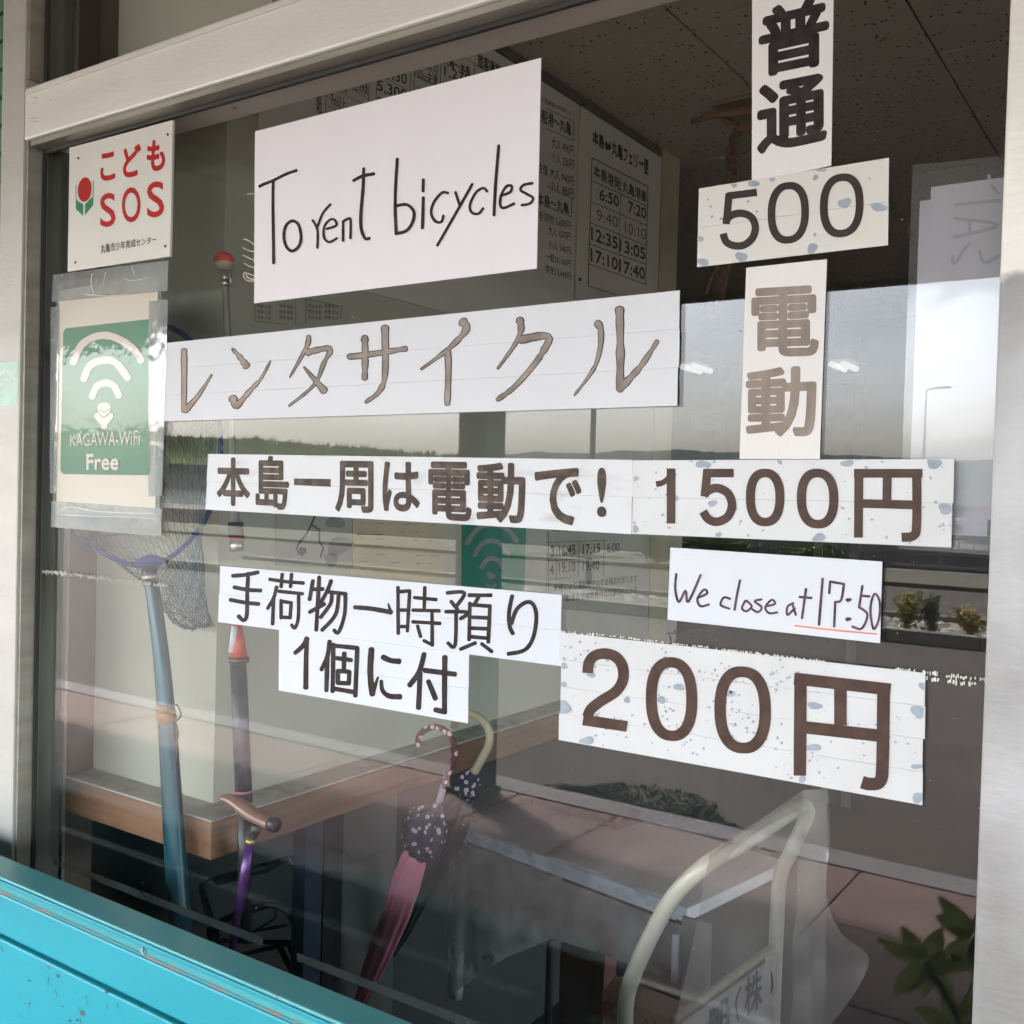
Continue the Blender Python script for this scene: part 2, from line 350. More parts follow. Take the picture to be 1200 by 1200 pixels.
# tape residue on the outside of the glass, torn into little flakes
def residue(name, label, z, x0, x1, hgt, step, dens, M, gaps=()):
    V, Fc = [], []; x = x0
    while x < x1:
        if not any(a < x < b for a, b in gaps) and random.random() < dens:
            w = step*random.uniform(.35,.95); h = hgt*random.uniform(.4,1); zz = z+random.uniform(-.2,.2)*hgt; sk = random.uniform(-.4,.4)*w
            b = len(V); V += [(x,-.0006,zz-h/2),(x+w,-.0006,zz-h/2+random.uniform(-.1,.1)*h),(x+w+sk,-.0006,zz+h/2),(x+w*.4+sk,-.0006,zz+h*.35),(x+sk,-.0006,zz+h/2),
                          (x,-.0001,zz-h/2),(x+w,-.0001,zz-h/2),(x+w+sk,-.0001,zz+h/2),(x+w*.4+sk,-.0001,zz+h*.35),(x+sk,-.0001,zz+h/2)]
            Fc += [(b,b+1,b+2,b+3,b+4), (b,b+5,b+6,b+1), (b+1,b+6,b+7,b+2), (b+2,b+7,b+8,b+3), (b+3,b+8,b+9,b+4), (b+4,b+9,b+5,b)]
        x += step
    return mesh(name, V, Fc, M, wf)
RES = mat('dried_tape_residue', (.50,.48,.40), .7)
RESW = mat('dried_tape_residue_white', (.74,.72,.64), .7)
residue('tape_residue', '', 1.3715, -1.300, -1.035, .0062, .0028, .97, RES)
residue('tape_residue', '', 1.3725, -.56, -.445, .0035, .003, .7, RESW)
residue('tape_residue', '', 1.3735, -.444, -.24, .0022, .0026, .8, RESW)
residue('tape_residue', '', 1.3735, -.187, -.126, .0038, .0016, .75, RESW, gaps=((-.172,-.168),(-.158,-.152),(-.139,-.137)))
residue('tape_residue', '', 1.3695, -.185, -.128, .0038, .0018, .7, RESW, gaps=((-.172,-.168),(-.158,-.152),(-.139,-.137)))
OLD = film('old_clear_tape', (.55,.62,.62), .55, .05)
for a, b in ((-1.262, -.856), (-.802, -.40)):
    sheet('clear_tape', [Vector((a,-.0002,.989)), Vector((b,-.0002,.991)), Vector((b,-.0002,.981)), Vector((a,-.0002,.980))], .0003, NF, OLD, wf, nu=40, wob=.0005)
# white doodles at the edge of the notice
dd = Ink(1, -.0001, NF, .0004)
DZ = (190, 280, 6.0)
for st in ([(575,0),(610,12),(650,42)], [(570,62),(610,82),(655,92)], [(570,115),(600,128),(650,150),(652,138)], [(580,172),(615,192),(655,202)], [(578,238),(600,240),(648,262)],
           [(576,242),(580,275),(610,297),(652,294)], [(600,262),(615,280),(652,285)], [(590,240),(600,268)]):
    dd.stroke([(190+x/6, 280+y/6) for x, y in st], .9)
for st in ([(0,452),(40,448),(65,455)],): dd.stroke([(290+x/6.67, 160+y/6.67) for x, y in st], .7)
dd.build('white_doodle', mat('white_correction_ink', (.72,.72,.66), .6), wf)
# small flecks of dirt on the pane
fl = Ink(1, -.0001, NF, .0002)
for _ in range(150): fl.blob(random.uniform(60,1150), random.uniform(130,1130), random.uniform(.3,.8), n=6)
fl.build('dirt_speck', mat('pale_dirt', (.42,.42,.37), .8), wf, kind='stuff')

# ---- wall either side and above: green slatted siding
GS = mat('green_painted_siding', (.07,.20,.10), .6, 0, (.05,.15,.075), 6, (1,1,8), bump=.3)
sw = thing('siding_wall', 'green slatted siding wall at the far left of the window', 'wall', (-2.2, .02, 0))
box('backing', -6.5, -1.368, .012, .12, 0, 2.4, GS, sw)
zz = 0
while zz < 2.39:
    box('slat', -6.5, -1.369, -.003, .0115, zz+.003, min(2.398, zz+.036), GS, sw); zz += .039
sw2 = thing('siding_wall', 'green slatted siding wall to the right of the grey post', 'wall', (1.5, .02, 0))
box('backing', -.019, 5.5, .012, .12, 0, 2.4, GS, sw2)
zz = 0
while zz < 2.39:
    box('slat', -.0185, 5.5, -.003, .0115, zz+.003, min(2.398, zz+.036), GS, sw2); zz += .039
lw_ = box('low_wall', XL, XR, .005, .11, 0, .88, mat('grey_render', (.3,.3,.27), .8, bump=.5), None, label='grey rendered low wall under the shop window behind the turquoise bench', cat='wall')

# faded sticker on the left post
st_ = thing('faded_sticker', 'faded mint green wireless sticker on the left window post', 'sticker', on(11,450,1,FY))
c = quad_on([(-6,425),(21.6,424),(20.8,475),(-7,476)], 1, FY); sheet('sticker', c, .0003, NF, mat('mint_sticker', (.42,.66,.56), .45, 0, (.52,.68,.6), 70, lo=.45, hi=.55), st_)
ii = Ink(1, FY, NF, .0005)
ii.stroke([(-4,446),(7,434),(17,444)], 2.2); ii.stroke([(-1,454),(7,444),(14,452)], 2.2); ii.stroke([(3,460),(8,453),(11,459)], 2)
ii.build('print', mat('pale_print', (.68,.74,.68), .5), st_)

# ================================================================== SIGNS ON THE GLASS
GY = -.0005
# To rent bicycles
s1 = sign('paper_notice', 'large pinkish paper handwritten To rent bicycles in black marker', [(300,154.5),(635,68.5),(630,315),(299,355.7)], GY, PINKP, curl=.0012)
k = Ink(1, GY-.0018, NF)
A = (290, 160, 6.667)
k.strokes([[(95,390),(130,372),(200,345),(300,295),(385,265)], [(203,350),(200,480),(202,700),(205,990)]], *A, 3.6)
k.stroke([(290+x/6.667,160+y/6.667) for x,y in [(350,660),(300,700),(285,780),(305,860),(350,895),(400,860),(420,790),(400,690)]], 3.6, closed=True)
k.strokes([[(510,655),(548,730),(547,870)], [(550,700),(590,600),(650,530)], [(620,722),(695,695),(680,650),(640,655),(600,710),(600,790),(640,825),(700,795)], [(748,660),(748,815)], [(748,665),(795,640),(808,665),(805,795)]], *A, 3.0)
k.strokes([[(910,250),(905,400),(888,600),(890,720),(920,795),(955,795)], [(830,345),(900,310),(990,292)]], *A, 3.9)
B = (450, 150, 6.316)
k.strokes([[(100,230),(88,420),(84,600),(92,785)], [(90,578),(170,568),(222,620),(212,700),(165,762),(92,782)], [(292,382),(290,468)], [(292,515),(285,742)], [(850,130),(828,400),(815,645)]], *B, 3.7)
k.strokes([[(475,482),(430,480),(370,550),(350,630),(380,690),(425,695),(440,650)], [(530,475),(560,570)], [(655,415),(545,610),(395,870)], [(765,470),(735,445),(680,480),(637,570),(650,625),(700,635),(735,595)],
   [(870,500),(935,475),(945,430),(905,435),(868,500),(862,570),(890,592),(965,560)], [(1100,410),(1035,422),(1012,460),(1060,490),(1105,520),(1080,560),(1020,572)]], *B, 3.3)
k.build('lettering', INKB, s1)

# rental cycle strip
s2 = sign('katakana_strip', 'long white strip with seven brush style katakana in faded brown marker', [(195,402),(797,340.5),(795,475.5),(192,494)], GY-.0006, WHT, rows=3)
Z3, Z4 = (190,340,3.871), (490,335,3.871)
chs = [(Z3,[[(100,274),(101,400),(99,548)],[(105,545),(165,478),(225,385)]],INKP), (Z3,[[(320,268),(350,300),(382,342)],[(322,492),(340,522),(400,455),(450,400),(492,322)]],INKP),
       (Z3,[[(665,212),(655,260),(580,395)],[(662,282),(762,265),(735,330),(690,430),(577,525)],[(645,350),(735,455)]],INKF), (Z3,[[(848,302),(920,295),(1105,266)],[(920,215),(922,300),(920,400)],[(1012,172),(1012,380),(985,460),(925,508)]],INKF),
       (Z4,[[(205,165),(218,200),(140,285),(15,378)],[(136,290),(138,400),(133,535)]],INKF), (Z4,[[(462,155),(467,200),(440,265),(362,375)],[(465,245),(592,228),(560,310),(500,390),(430,465),(360,517)]],INKF),
       (Z4,[[(815,170),(830,205),(825,290),(795,380),(710,495)],[(915,108),(918,300),(916,465)],[(914,468),(1010,365),(1085,252)]],INKF)]
WD = {0:[(8,6),(8,2.4)],1:[(2.5,9.5),(9.5,2)],2:[(7,2.5),(8,3),(3,8)],3:[(6.5,7),(8,7),(9,4)],4:[(11,3),(7.5,7)],5:[(9,3),(9,5.5)],6:[(9,3),(9.5,9.5),(9.5,5)]}
ko = Ink(1, GY-.0006-.0009, NF, .0001)
kf = {INKF: Ink(1, GY-.0006-.0011, NF, .0003), INKP: Ink(1, GY-.0006-.0011, NF, .0003)}
for ci, (z, ss, M_) in enumerate(chs):
    for st, (w0, w1) in zip(ss, WD[ci]):
        P = [(z[0]+x/z[2], z[1]+y/z[2]) for x, y in st]
        ko.stroke(P, w0+.5, w1+.5, smooth=len(P) != 3 or True, jit=.2); kf[M_].stroke(P, max(.7, w0-1.9), max(.5, w1-1.6), jit=.15)
ko.build('outline', INKO, s2)
for M_, q in kf.items(): q.build('lettering', M_, s2)

# price strips --------------------------------------------------------
def stains(q, n, y, parent, M=STAIN, big=6, rmax=2.0, dens=None):
    k = Ink(1, y, NF, .00025); k.clip = q
    for i in range(n):
        u, v = random.random(), random.random()
        if dens: u, v = dens(i)
        x = (q[0][0]*(1-u)+q[1][0]*u)*(1-v)+(q[3][0]*(1-u)+q[2][0]*u)*v; yy = (q[0][1]*(1-u)+q[1][1]*u)*(1-v)+(q[3][1]*(1-u)+q[2][1]*u)*v
        r = random.uniform(.7, rmax)
        k.blob(x, yy, r, .9)
    return k
Q = [(882,-40),(978,-62),(974.5,194.5),(881.5,214)]
s3 = sign('kanji_sheet', 'tall white sheet with two bold black kanji above the 500 strip', Q, GY, CRM, rows=2, vertical=True)
k = Ink(1, GY-.0008, NF)
k.ch('普', 889,972, 1,84, -.25,-.2, .030); k.ch('通', 887,970, 92,174, -.2,-.2, .030)
k.build('lettering', INKB, s3)
Q = [(818.5,221.5),(1043.5,185),(1042,287.5),(816,313.5)]
s4 = sign('price_strip', 'cream price strip reading 500 with grey blue blotches', Q, GY-.001, TAPEG, rows=2, cat='price sign')
k = Ink(1, GY-.0018, NF, .00022); k.clip = Q
for x,y,r,e in ((860,216,4,.9),(883,215,6,.7),(905,210.5,4,.5),(956,208,3,1.1),(963,199,5.5,.45),(820,280,4,1),(824,307,7,.6),(869,301,6.5,.9),(952,291,6,1),(990,238,7,.9),(1030,243,10,.45),(829.5,234,1.3,1),(833,242,1.5,1),(834.5,254,1.7,1),(845,256,1.5,1),(877,236,1.7,1),(955,275,2,1),(1019,209,1.2,1),(887,248,1.5,1),(940,188,4,.4)): k.blob(x,y,r,e,11)
k.build('stain', STAIN, s4, kind='stuff')
k = Ink(1, GY-.0019, NF, .0003)
Z = (800,160,4.615)
k.strokes([[(402,302),(243,322)], [(252,308),(236,474)]], *Z, 8.6, smooth=False, caps=False, jit=.01)
k.strokes([[(228,462),(262,428),(315,415),(370,435),(394,490),(378,550),(330,588),(275,590),(235,568),(220,525)]], *Z, 8.8, caps=False, jit=.01)
k.zero(800+572/4.615, 160+413/4.615, 91/4.615, 147/4.615, 9.0, -.08); k.zero(800+861/4.615, 160+373/4.615, 97/4.615, 152/4.615, 9.3, -.10)
k.build('lettering', INKD, s4)
Q = [(875,314),(969.5,304),(961,538),(867,538)]
s5 = sign('kanji_sheet', 'tall narrow sheet with two faded brown kanji between the 500 and 1500 strips', Q, GY, CRM, rows=2, vertical=True)
k = Ink(1, GY-.0008, NF)
k.ch('電', 880.5,960, 336,418, -.06,-.03, .024); k.ch('動', 874,957, 430,512, -.07,0, .024)
k.build('lettering', mat('worn_brown_letter', (.19,.145,.11), .5, 0, (.28,.225,.18), 60, (1,1,.3)), s5)
Q = [(245,532),(742,539),(741,626),(241,597)]
s6 = sign('kanji_strip', 'white strip of smudged dark kanji ending in an exclamation mark beside the 1500 strip', Q, GY-.0002, mat('smudged_white_sheet', (.65,.67,.69), .5, 0, (.42,.41,.40), 16, (1,1,3.5), lo=.56, hi=.82, bump=.3, bscale=20), rows=2)
k = Ink(1, GY-.0011, NF)
for ch_, x0, x1, y0, y1 in (('本',254,293.5,536,593),('島',299.6,339,534,597),('一',344.7,387.8,561,569.5),('周',392.8,438,540,601),('は',448.4,492.4,541,600),('電',502,553,541,610),('動',558.5,616,542,613),('で',626.5,681.8,548,615),('!',699.8,711,548,606)):
    k.ch(ch_, x0, x1, y0, y1, .015, .05, .024 if ch_ != '一' else 0)
k.build('lettering', INKM, s6)
Q = [(743,539.5),(1117,538),(1115,641.5),(741,625.5)]
s7 = sign('price_strip', 'long white price strip reading 1500 yen with small grey stains', Q, GY-.0003, TAPEW, rows=2, cat='price sign')
k = stains(Q, 60, GY-.0012, s7, rmax=2.1)
for x,y,r,e in ((824,544,8,.6),(993,543,7,.6),(1095,543,10,.55),(1108,596,9,.65),(960,630,8,.6),(914,541,3,1),(842,627,4,.8),(835,590,5,.8),(791,584,4,1),(745,620,4,1),(745,561,3.5,.9)): k.blob(x,y,r,e,11)
k.build('stain', STAIN, s7, kind='stuff')
k = Ink(1, GY-.0013, NF, .0003)
k.stroke([(786.6,549),(786.5,613.5)], 10, caps=False, jit=.01); k.stroke([(769,567.5),(777,565.5),(783.5,560),(786,552)], 7, 6, caps=False, jit=.01)
Z = (800,400,3.0)
k.strokes([[(180,463),(76,463)], [(88,450),(78,546)]], *Z, 10, smooth=False, caps=False, jit=.01)
k.strokes([[(73,540),(95,522),(125,516),(160,535),(174,575),(160,615),(125,634),(92,626),(72,598)]], *Z, 10.2, caps=False, jit=.01)
k.zero(896.8,583, 17.3,28.8, 10.6, .01); k.zero(958.3,584.3, 19,30, 10.8, .03)
Z = (800,400,3.0)
k.strokes([[(620,452),(618,690)], [(603,464),(843,464)], [(720,470),(718,560)], [(632,570),(812,575)]], *Z, 10.3, smooth=False, caps=False, jit=.01)
k.strokes([[(823,452),(823,640),(812,683),(770,689)]], *Z, 10.8, jit=.01, caps=False)
k.build('lettering', INKBR, s7)
Q = [(657.5,741),(1085,788.5),(1082.5,943.5),(656,867)]
s8 = sign('price_strip', 'big white price strip reading 200 yen spotted with grey blue stains', Q, GY-.0004, TAPEW, rows=4, cat='price sign')
def clus(i):
    cs = [(.30,.2),(.44,.25),(.47,.55),(.55,.62),(.13,.78),(.35,.8),(.62,.2),(.78,.45),(.9,.5),(.06,.2),(.3,.55),(.68,.85)]
    a, b = cs[i % len(cs)]; return min(.99, max(.01, a+random.gauss(0,.04))), min(.98, max(.02, b+random.gauss(0,.09)))
k = stains(Q, 230, GY-.0015, s8, rmax=1.9, dens=clus)
for x,y,r,e in ((660,829,10,.7),(688,868,8,.65),(693,791,5,.6),(796,805,7,.5),(857,813,6,.5),(955,827,9,.45),(953,876,9,.5),(1076,834,8,.95),(1081,804,4,1.1),(1075,898,7,.45),(1076,935,6,1.2),(940,914,4,1.4),(661,780,3.5,1),(661,802,3,1.2),(735,820,3,1.5),(775,820,4,1.2)): k.blob(x,y,r,e,11)
k.build('stain', STAIN, s8, kind='stuff')
k = Ink(1, GY-.0016, NF, .0003)
Z = (650,730,4.8)
k.strokes([[(187,282),(193,225),(225,185),(285,172),(345,192),(382,245),(384,320),(345,385),(260,440),(205,485),(185,530)]], *Z, 12.6, caps=False, jit=.01)
k.strokes([[(160,545),(408,582)]], *Z, 12.8, smooth=False, caps=False, jit=.01)
k.zero(650+658/4.8, 730+428/4.8, 114/4.8, 207/4.8, 12.9, .05); k.zero(650+1058/4.8, 730+489/4.8, 127/4.8, 215/4.8, 13.4, .05)
Z = (880,760,4.286)
k.strokes([[(250,125),(246,638)], [(450,185),(450,385)], [(270,395),(650,438)]], *Z, 14.6, smooth=False, caps=False, jit=.01)
k.strokes([[(218,150),(702,206)]], *Z, 14.3, smooth=False, caps=False, jit=.01)
k.strokes([[(667,182),(662,560),(650,665),(600,680),(558,670)]], *Z, 15, caps=False, jit=.01)
k.build('lettering', INKBR, s8)
# luggage strips
Q = [(259,663),(660,697),(658,780.5),(257,729)]
s9 = sign('kanji_strip', 'white strip of black brush written kanji just above the smaller strip starting with 1', Q, GY, WHTB, rows=2)
k = Ink(1, GY-.0009, NF)
A = (250,650,5.714); B = (450,670,5.4545)
k.strokes([[(130,142),(215,135),(300,118)],[(140,218),(230,235),(318,240)],[(115,302),(210,320),(305,330)],[(235,125),(228,250),(225,400),(205,440),(170,412)]], *A, 4.8)
k.strokes([[(378,165),(480,180),(605,190)],[(462,130),(455,215)],[(525,130),(518,215)],[(425,215),(405,290),(365,360)],[(405,290),(398,465)],[(440,245),(600,262)],[(455,305),(455,425)],[(455,312),(525,322)],[(522,322),(515,420)],[(455,418),(518,422)],[(572,260),(570,420),(548,490),(525,470)]], *A, 4.3)
k.strokes([[(668,175),(645,300)],[(665,232),(735,230)],[(710,150),(690,505)],[(645,385),(745,330)],[(790,175),(765,240),(715,330)]], *A, 4.8)
k.strokes([[(765,248),(885,262)],[(885,260),(880,400),(840,520),(810,505)],[(795,265),(785,330),(720,420)],[(840,270),(820,400),(730,505)]], *A, 4.6)
k.strokes([[(948,352),(1060,362),(1190,385)]], *A, 5.2, 6); k.strokes([[(1188,380),(1172,328)]], *A, 4.5, 2)
k.strokes([[(90,100),(92,395)],[(95,128),(165,122)],[(165,122),(150,380)],[(92,245),(155,245)],[(92,350),(150,350)],[(262,100),(258,235)],[(195,165),(335,178)],[(185,245),(355,250)],[(185,320),(360,330)],[(308,250),(310,470)],[(310,468),(255,440)],[(215,345),(235,415)]], *B, 4.3)
k.strokes([[(405,135),(515,135),(460,225)],[(430,190),(470,240)],[(395,255),(540,260),(490,300)],[(462,250),(455,470),(410,455)],[(545,150),(685,150)],[(610,155),(575,215)],[(550,200),(545,435)],[(550,210),(675,220)],[(678,215),(668,450)],[(550,290),(670,295)],[(550,360),(670,365)],[(550,415),(665,425)],[(585,455),(490,495)],[(625,460),(690,510)]], *B, 4.6)
k.strokes([[(820,155),(800,260),(805,350),(825,395)],[(815,330),(850,240),(910,195),(955,210),(975,290),(955,420),(900,500),(795,525)]], *B, 5)
k.build('lettering', INKB, s9)
Q = [(328.5,738),(550,766),(549,847.5),(328,809)]
s10 = sign('kanji_strip', 'small white strip with thick handwritten characters starting with 1 below the luggage strip', Q, GY-.0008, WHTB, rows=2)
k = Ink(1, GY-.0017, NF)
k.strokes([[(548,658),(600,612),(628,562)],[(628,562),(622,700),(620,890)]], *A, 5.2, 6.4)
k.strokes([[(780,580),(765,680),(725,770)],[(765,690),(758,910)],[(805,600),(800,915)],[(800,608),(965,625)],[(965,625),(952,945)],[(800,895),(955,922)],[(825,692),(925,706)],[(878,660),(875,770)],[(835,778),(912,784)],[(835,778),(835,858)],[(912,784),(908,860)],[(835,858),(910,862)]], *A, 5.4)
k.stroke([(435.5,761),(434,788),(436.5,813.5)], 7.2); k.stroke([(436.5,813),(443,794)], 6, 3)
k.stroke([(449,770),(458,774),(468,775)], 6.6); k.stroke([(447,798),(448.5,809),(456,815.5),(469,816.5)], 4.4, 7)
k.strokes([[(258,525),(225,640),(165,725)],[(232,650),(222,870)],[(260,630),(455,655)],[(390,545),(388,720),(388,900)],[(385,895),(330,882)],[(285,700),(330,810)]], *B, 6.2)
k.build('lettering', INKB, s10)
# closing time card
Q = [(786.5,641.5),(1034.5,658),(1032,753.5),(783,726)]
s11 = sign('paper_card', 'white card handwritten We close at 17:50 with a red underline', Q, GY-.0006, WHTB, curl=.001)
k = Ink(1, GY-.0023, NF)
D = (780,640,4.615)
k.strokes([[(58,150),(52,230),(72,303),(108,240),(122,303),(190,155)],[(175,280),(225,255),(208,235),(172,285),(190,325),(235,315)],[(350,285),(315,278),(298,318),(345,338)],[(403,185),(385,270),(373,345)],
   [(432,295),(413,335),(438,352),(466,325),(438,295)],[(520,288),(482,298),(520,330),(500,357),(470,342)],[(545,325),(592,312),(575,290),(540,330),(560,362),(605,358)],[(692,308),(660,328),(660,372),(700,335)],[(685,308),(705,372)]], *D, 2.7)
k.strokes([[(760,232),(738,390)],[(725,275),(790,280)],[(850,175),(830,425)],[(885,255),(890,192)],[(890,192),(965,205)],[(965,205),(950,290),(920,302)],[(918,300),(912,435)],[(1065,215),(1047,330)],[(1047,330),(1092,370),(1062,445),(1010,435)],[(1065,268),(1102,272)]], *D, 3.0)
k.stroke([(780+x/4.615,640+y/4.615) for x,y in [(1130,258),(1108,340),(1125,448),(1155,390),(1158,300)]], 2.8, closed=True)
for x,y in ((990,291),(988,395)): k.blob(780+x/4.615, 640+y/4.615, 3.2, .8, 10)
k.build('lettering', INKV, s11)
k = Ink(1, GY-.0023, NF); k.stroke([(780+700/4.615,640+430/4.615),(780+920/4.615,640+455/4.615),(780+1140/4.615,640+475/4.615)], 1.9); k.build('underline', mat('orange_red_pencil', (.75,.22,.14), .6), s11)

# children's SOS plate -------------------------------------------------
Q = [(84,174),(205,141.7),(201.7,301),(81.7,319)]
PLATE = mat('enamelled_plate', (.74,.73,.67), .3, 0, (.69,.68,.62), 5, coat=.15)
s12 = sign('safety_plate', 'square cream plate reading SOS in red with a red and green flower emblem', Q, -.002, PLATE, thick=.003)
k = Ink(1, -.0051, NF); A = (80,140,6.667)
def zc(t, x0,x1,y0,y1,st,b,ink): ink.ch(t, A[0]+x0/A[2], A[0]+x1/A[2], A[1]+y0/A[2], A[1]+y1/A[2], st, st*.7, b)
zc('こ',252,368,258,478,-.22,.034,k); zc('ど',428,570,200,450,-.22,.034,k); zc('も',614,758,158,405,-.22,.034,k)
zc('S',250,370,575,840,-.12,.016,k); zc('O',420,566,530,805,-.05,.012,k); zc('S',617,750,485,765,-.12,.016,k)
def ell(ink, cx, cy, rx, ry, sh=0, n=28):
    b = len(ink.V)
    for i in range(n):
        an = 2*math.pi*i/n; x = cx+rx*math.cos(an); yy = cy+ry*math.sin(an)+sh*(x-cx); ink.V.append(ink._up(on(A[0]+x/A[2], A[1]+yy/A[2], 1, ink.val)))
    ink.F.append(tuple(range(b,b+n)))
ell(k, 130, 548, 54, 95, -.2)
k.build('lettering', REDL, s12)
k = Ink(1, -.0051, NF)
for poly in ([(60,612),(78,640),(118,662),(118,755),(60,700)], [(132,662),(170,625),(198,598),(196,668),(132,748)]):
    b = len(k.V)
    for x, y in poly: k.V.append(k._up(on(A[0]+x/A[2], A[1]+y/A[2], 1, k.val)))
    k.F.append(tuple(range(b, b+len(poly))))
k.stroke([(A[0]+62/A[2],A[1]+510/A[2]),(A[0]+61/A[2],A[1]+615/A[2])], .8); k.stroke([(A[0]+198/A[2],A[1]+480/A[2]),(A[0]+197/A[2],A[1]+600/A[2])], .8)
k.build('emblem_leaves', GRNL, s12)
k = Ink(1, -.0051, NF)
k.text('丸亀市少年育成センター', [(118,286.5),(183.6,276),(183.6,284.5),(118,297.5)], .012)
k.build('small_print', BLKP, s12)
for x, y in ((92,185.3),(196.7,157.5),(88.5,307.5),(193.8,288.5)):
    p = on(x, y, 1, -.0052); tube('screw', [p+Vector((0,.0005,0)), p+Vector((0,-.0008,0))], .0016, mat('dark_screw', (.08,.07,.06), .4, .6), s12, sides=10, smooth=False)

# laminated WiFi poster ------------------------------------------------
FLM = film('laminate_film', (.60,.63,.60), .62, .05, .25, 25)
TPF = film('clear_packing_tape', (.66,.70,.70), .60, .05, .13, 22)
s13 = thing('laminated_poster', 'laminated green and white free wireless poster taped to the left of the glass', 'poster', on(125,605,1,-.001))
c = quad_on([(66.5,331),(190,312),(187,617),(62,612)], 1, -.0006); sheet('laminate', c, .0002, NF, FLM, s13, nu=4, nv=8)
LAM = mat('laminated_paper', (.56,.51,.41), .35, 0, (.53,.48,.385), 3, bump=1.6, bscale=4, coat=.38)
LAMG = mat('laminated_green_print', (.003,.13,.05), .35, 0, (.004,.145,.06), 3, bump=1.6, bscale=4, coat=.38)
LAMW = mat('laminated_pale_print', (.58,.50,.44), .35, 0, (.56,.49,.43), 3, bump=1.6, bscale=4, coat=.38)
c = quad_on([(70,341),(186,321),(182.5,606),(66.5,601)], 1, -.0012); sheet('poster_paper', c, .0004, NF, LAM, s13, nu=8, nv=16, wob=.0006)
k = Ink(1, -.0024, NF)
gv = quad_on([(74.2,385),(179,373.5),(176.5,557),(70.8,555.5)], 1, -.0024)
b = len(k.V); cr = .05
for cx, cy, a0 in ((cr,cr*.7,math.pi),(1-cr,cr*.7,1.5*math.pi),(1-cr,1-cr*.7,0),(cr,1-cr*.7,.5*math.pi)):
    for i in range(5):
        an = a0+i*math.pi/8; k.V.append(k._up(bil(gv, cx+cr*math.cos(an), cy+cr*.7*math.sin(an))))
k.F.append(tuple(range(b, len(k.V)))); k.build('green_panel', LAMG, s13)
k = Ink(1, -.0027, NF); E3 = (60,300,3.53)
k.strokes([[(92,440),(125,370),(180,335),(240,330),(310,360),(352,400),(372,432)]], *E3, 8.5, caps=True)
k.strokes([[(135,510),(160,455),(210,432),(265,440),(318,505)]], *E3, 8.5)
k.strokes([[(170,582),(190,540),(228,525),(262,540),(280,578)]], *E3, 8)
k.blob(60+220/3.53, 300+636/3.53, 8.5, .95, 20)
k.stroke([(114,487),(122,495),(130,487)], 7); k.stroke([(122,490),(122,500)], 8)
k.text('KAGAWA-WiFi', [(82.8,509),(164.5,503.5),(164,522),(82.5,523)], .006)
k.text('Free', [(101.5,532),(139.5,531),(139,551),(101.5,551)], .03)
k.build('lettering', LAMW, s13)
k = Ink(1, -.0028, NF); k.stroke([(116,485),(122,489),(128,484)], 1.3); k.stroke([(117,480),(122,483),(128,479)], 1.1); k.build('icon_detail', LAMG, s13)
for q in ([(63,322),(197.5,305.5),(197,341),(61.5,354)], [(175,353),(197.5,351),(190,581),(174,582)], [(60,360),(70,359),(66.5,578),(59,578)], [(61,587),(190,596),(189,628.5),(60,617.5)]):
    sheet('clear_tape', quad_on(q, 1, -.0022), .0003, NF, TPF, s13, nu=6, nv=6, wob=.0008)
# bright creases of the tape
k = Ink(1, -.0034, NF)
for st in ([(72,598),(85,594),(110,599),(150,601),(180,602)], [(72,603),(110,605),(150,606),(182,608)], [(108,321),(107,332),(110,345)], [(124,319),(121,332)], [(145,326),(155,329),(174,325)], [(155,312),(158,324)], [(100,345),(128,347),(150,344)]): k.stroke(st, .9, .5)
k.build('tape_crease', mat('tape_crease_white', (.74,.75,.72), .3), s13)

# plastic document pocket inside the glass at the right -----------------
pk = thing('plastic_pocket', 'clear plastic pocket holding a white sheet at the right edge of the window', 'document holder', Vector((-.155,.008,1.47)))
FL2 = film('pocket_film', (.60,.62,.62), .92, .018, .12, 12)
sheet('front_film', [Vector((-.1895,.0075,1.748)), Vector((-.124,.0075,1.745)), Vector((-.124,.0075,1.462)), Vector((-.1895,.0075,1.463))], .0003, NF, FL2, pk, nu=8, nv=24, wob=.0015)
PPW = mat('pocket_paper', (.36,.36,.395), .7, 0, (.34,.34,.37), 4)
sheet('white_sheet', [Vector((-.1765,.0105,1.731)), Vector((-.1235,.0105,1.731)), Vector((-.1235,.0105,1.487)), Vector((-.1775,.0105,1.487))], .0003, NF, PPW, pk)
sheet('white_sheet', [Vector((-.1845,.0118,1.722)), Vector((-.13,.0118,1.722)), Vector((-.13,.0118,1.475)), Vector((-.1845,.0118,1.475))], .0003, NF, PPW, pk)
k = Ink(1, .0101, NF); SH = (1050,180,5.0)
k.strokes([[(345,300),(608,275)],[(345,380),(600,420),(340,490)],[(430,395),(435,470)],[(330,600),(345,645),(400,560),(430,530)],[(490,570),(520,640),(600,600)],[(545,130),(548,145)],[(560,190),(600,235)]], *SH, 4.2)
k.build('show_through_lettering', mat('show_through_grey', (.28,.28,.315), .7), pk)
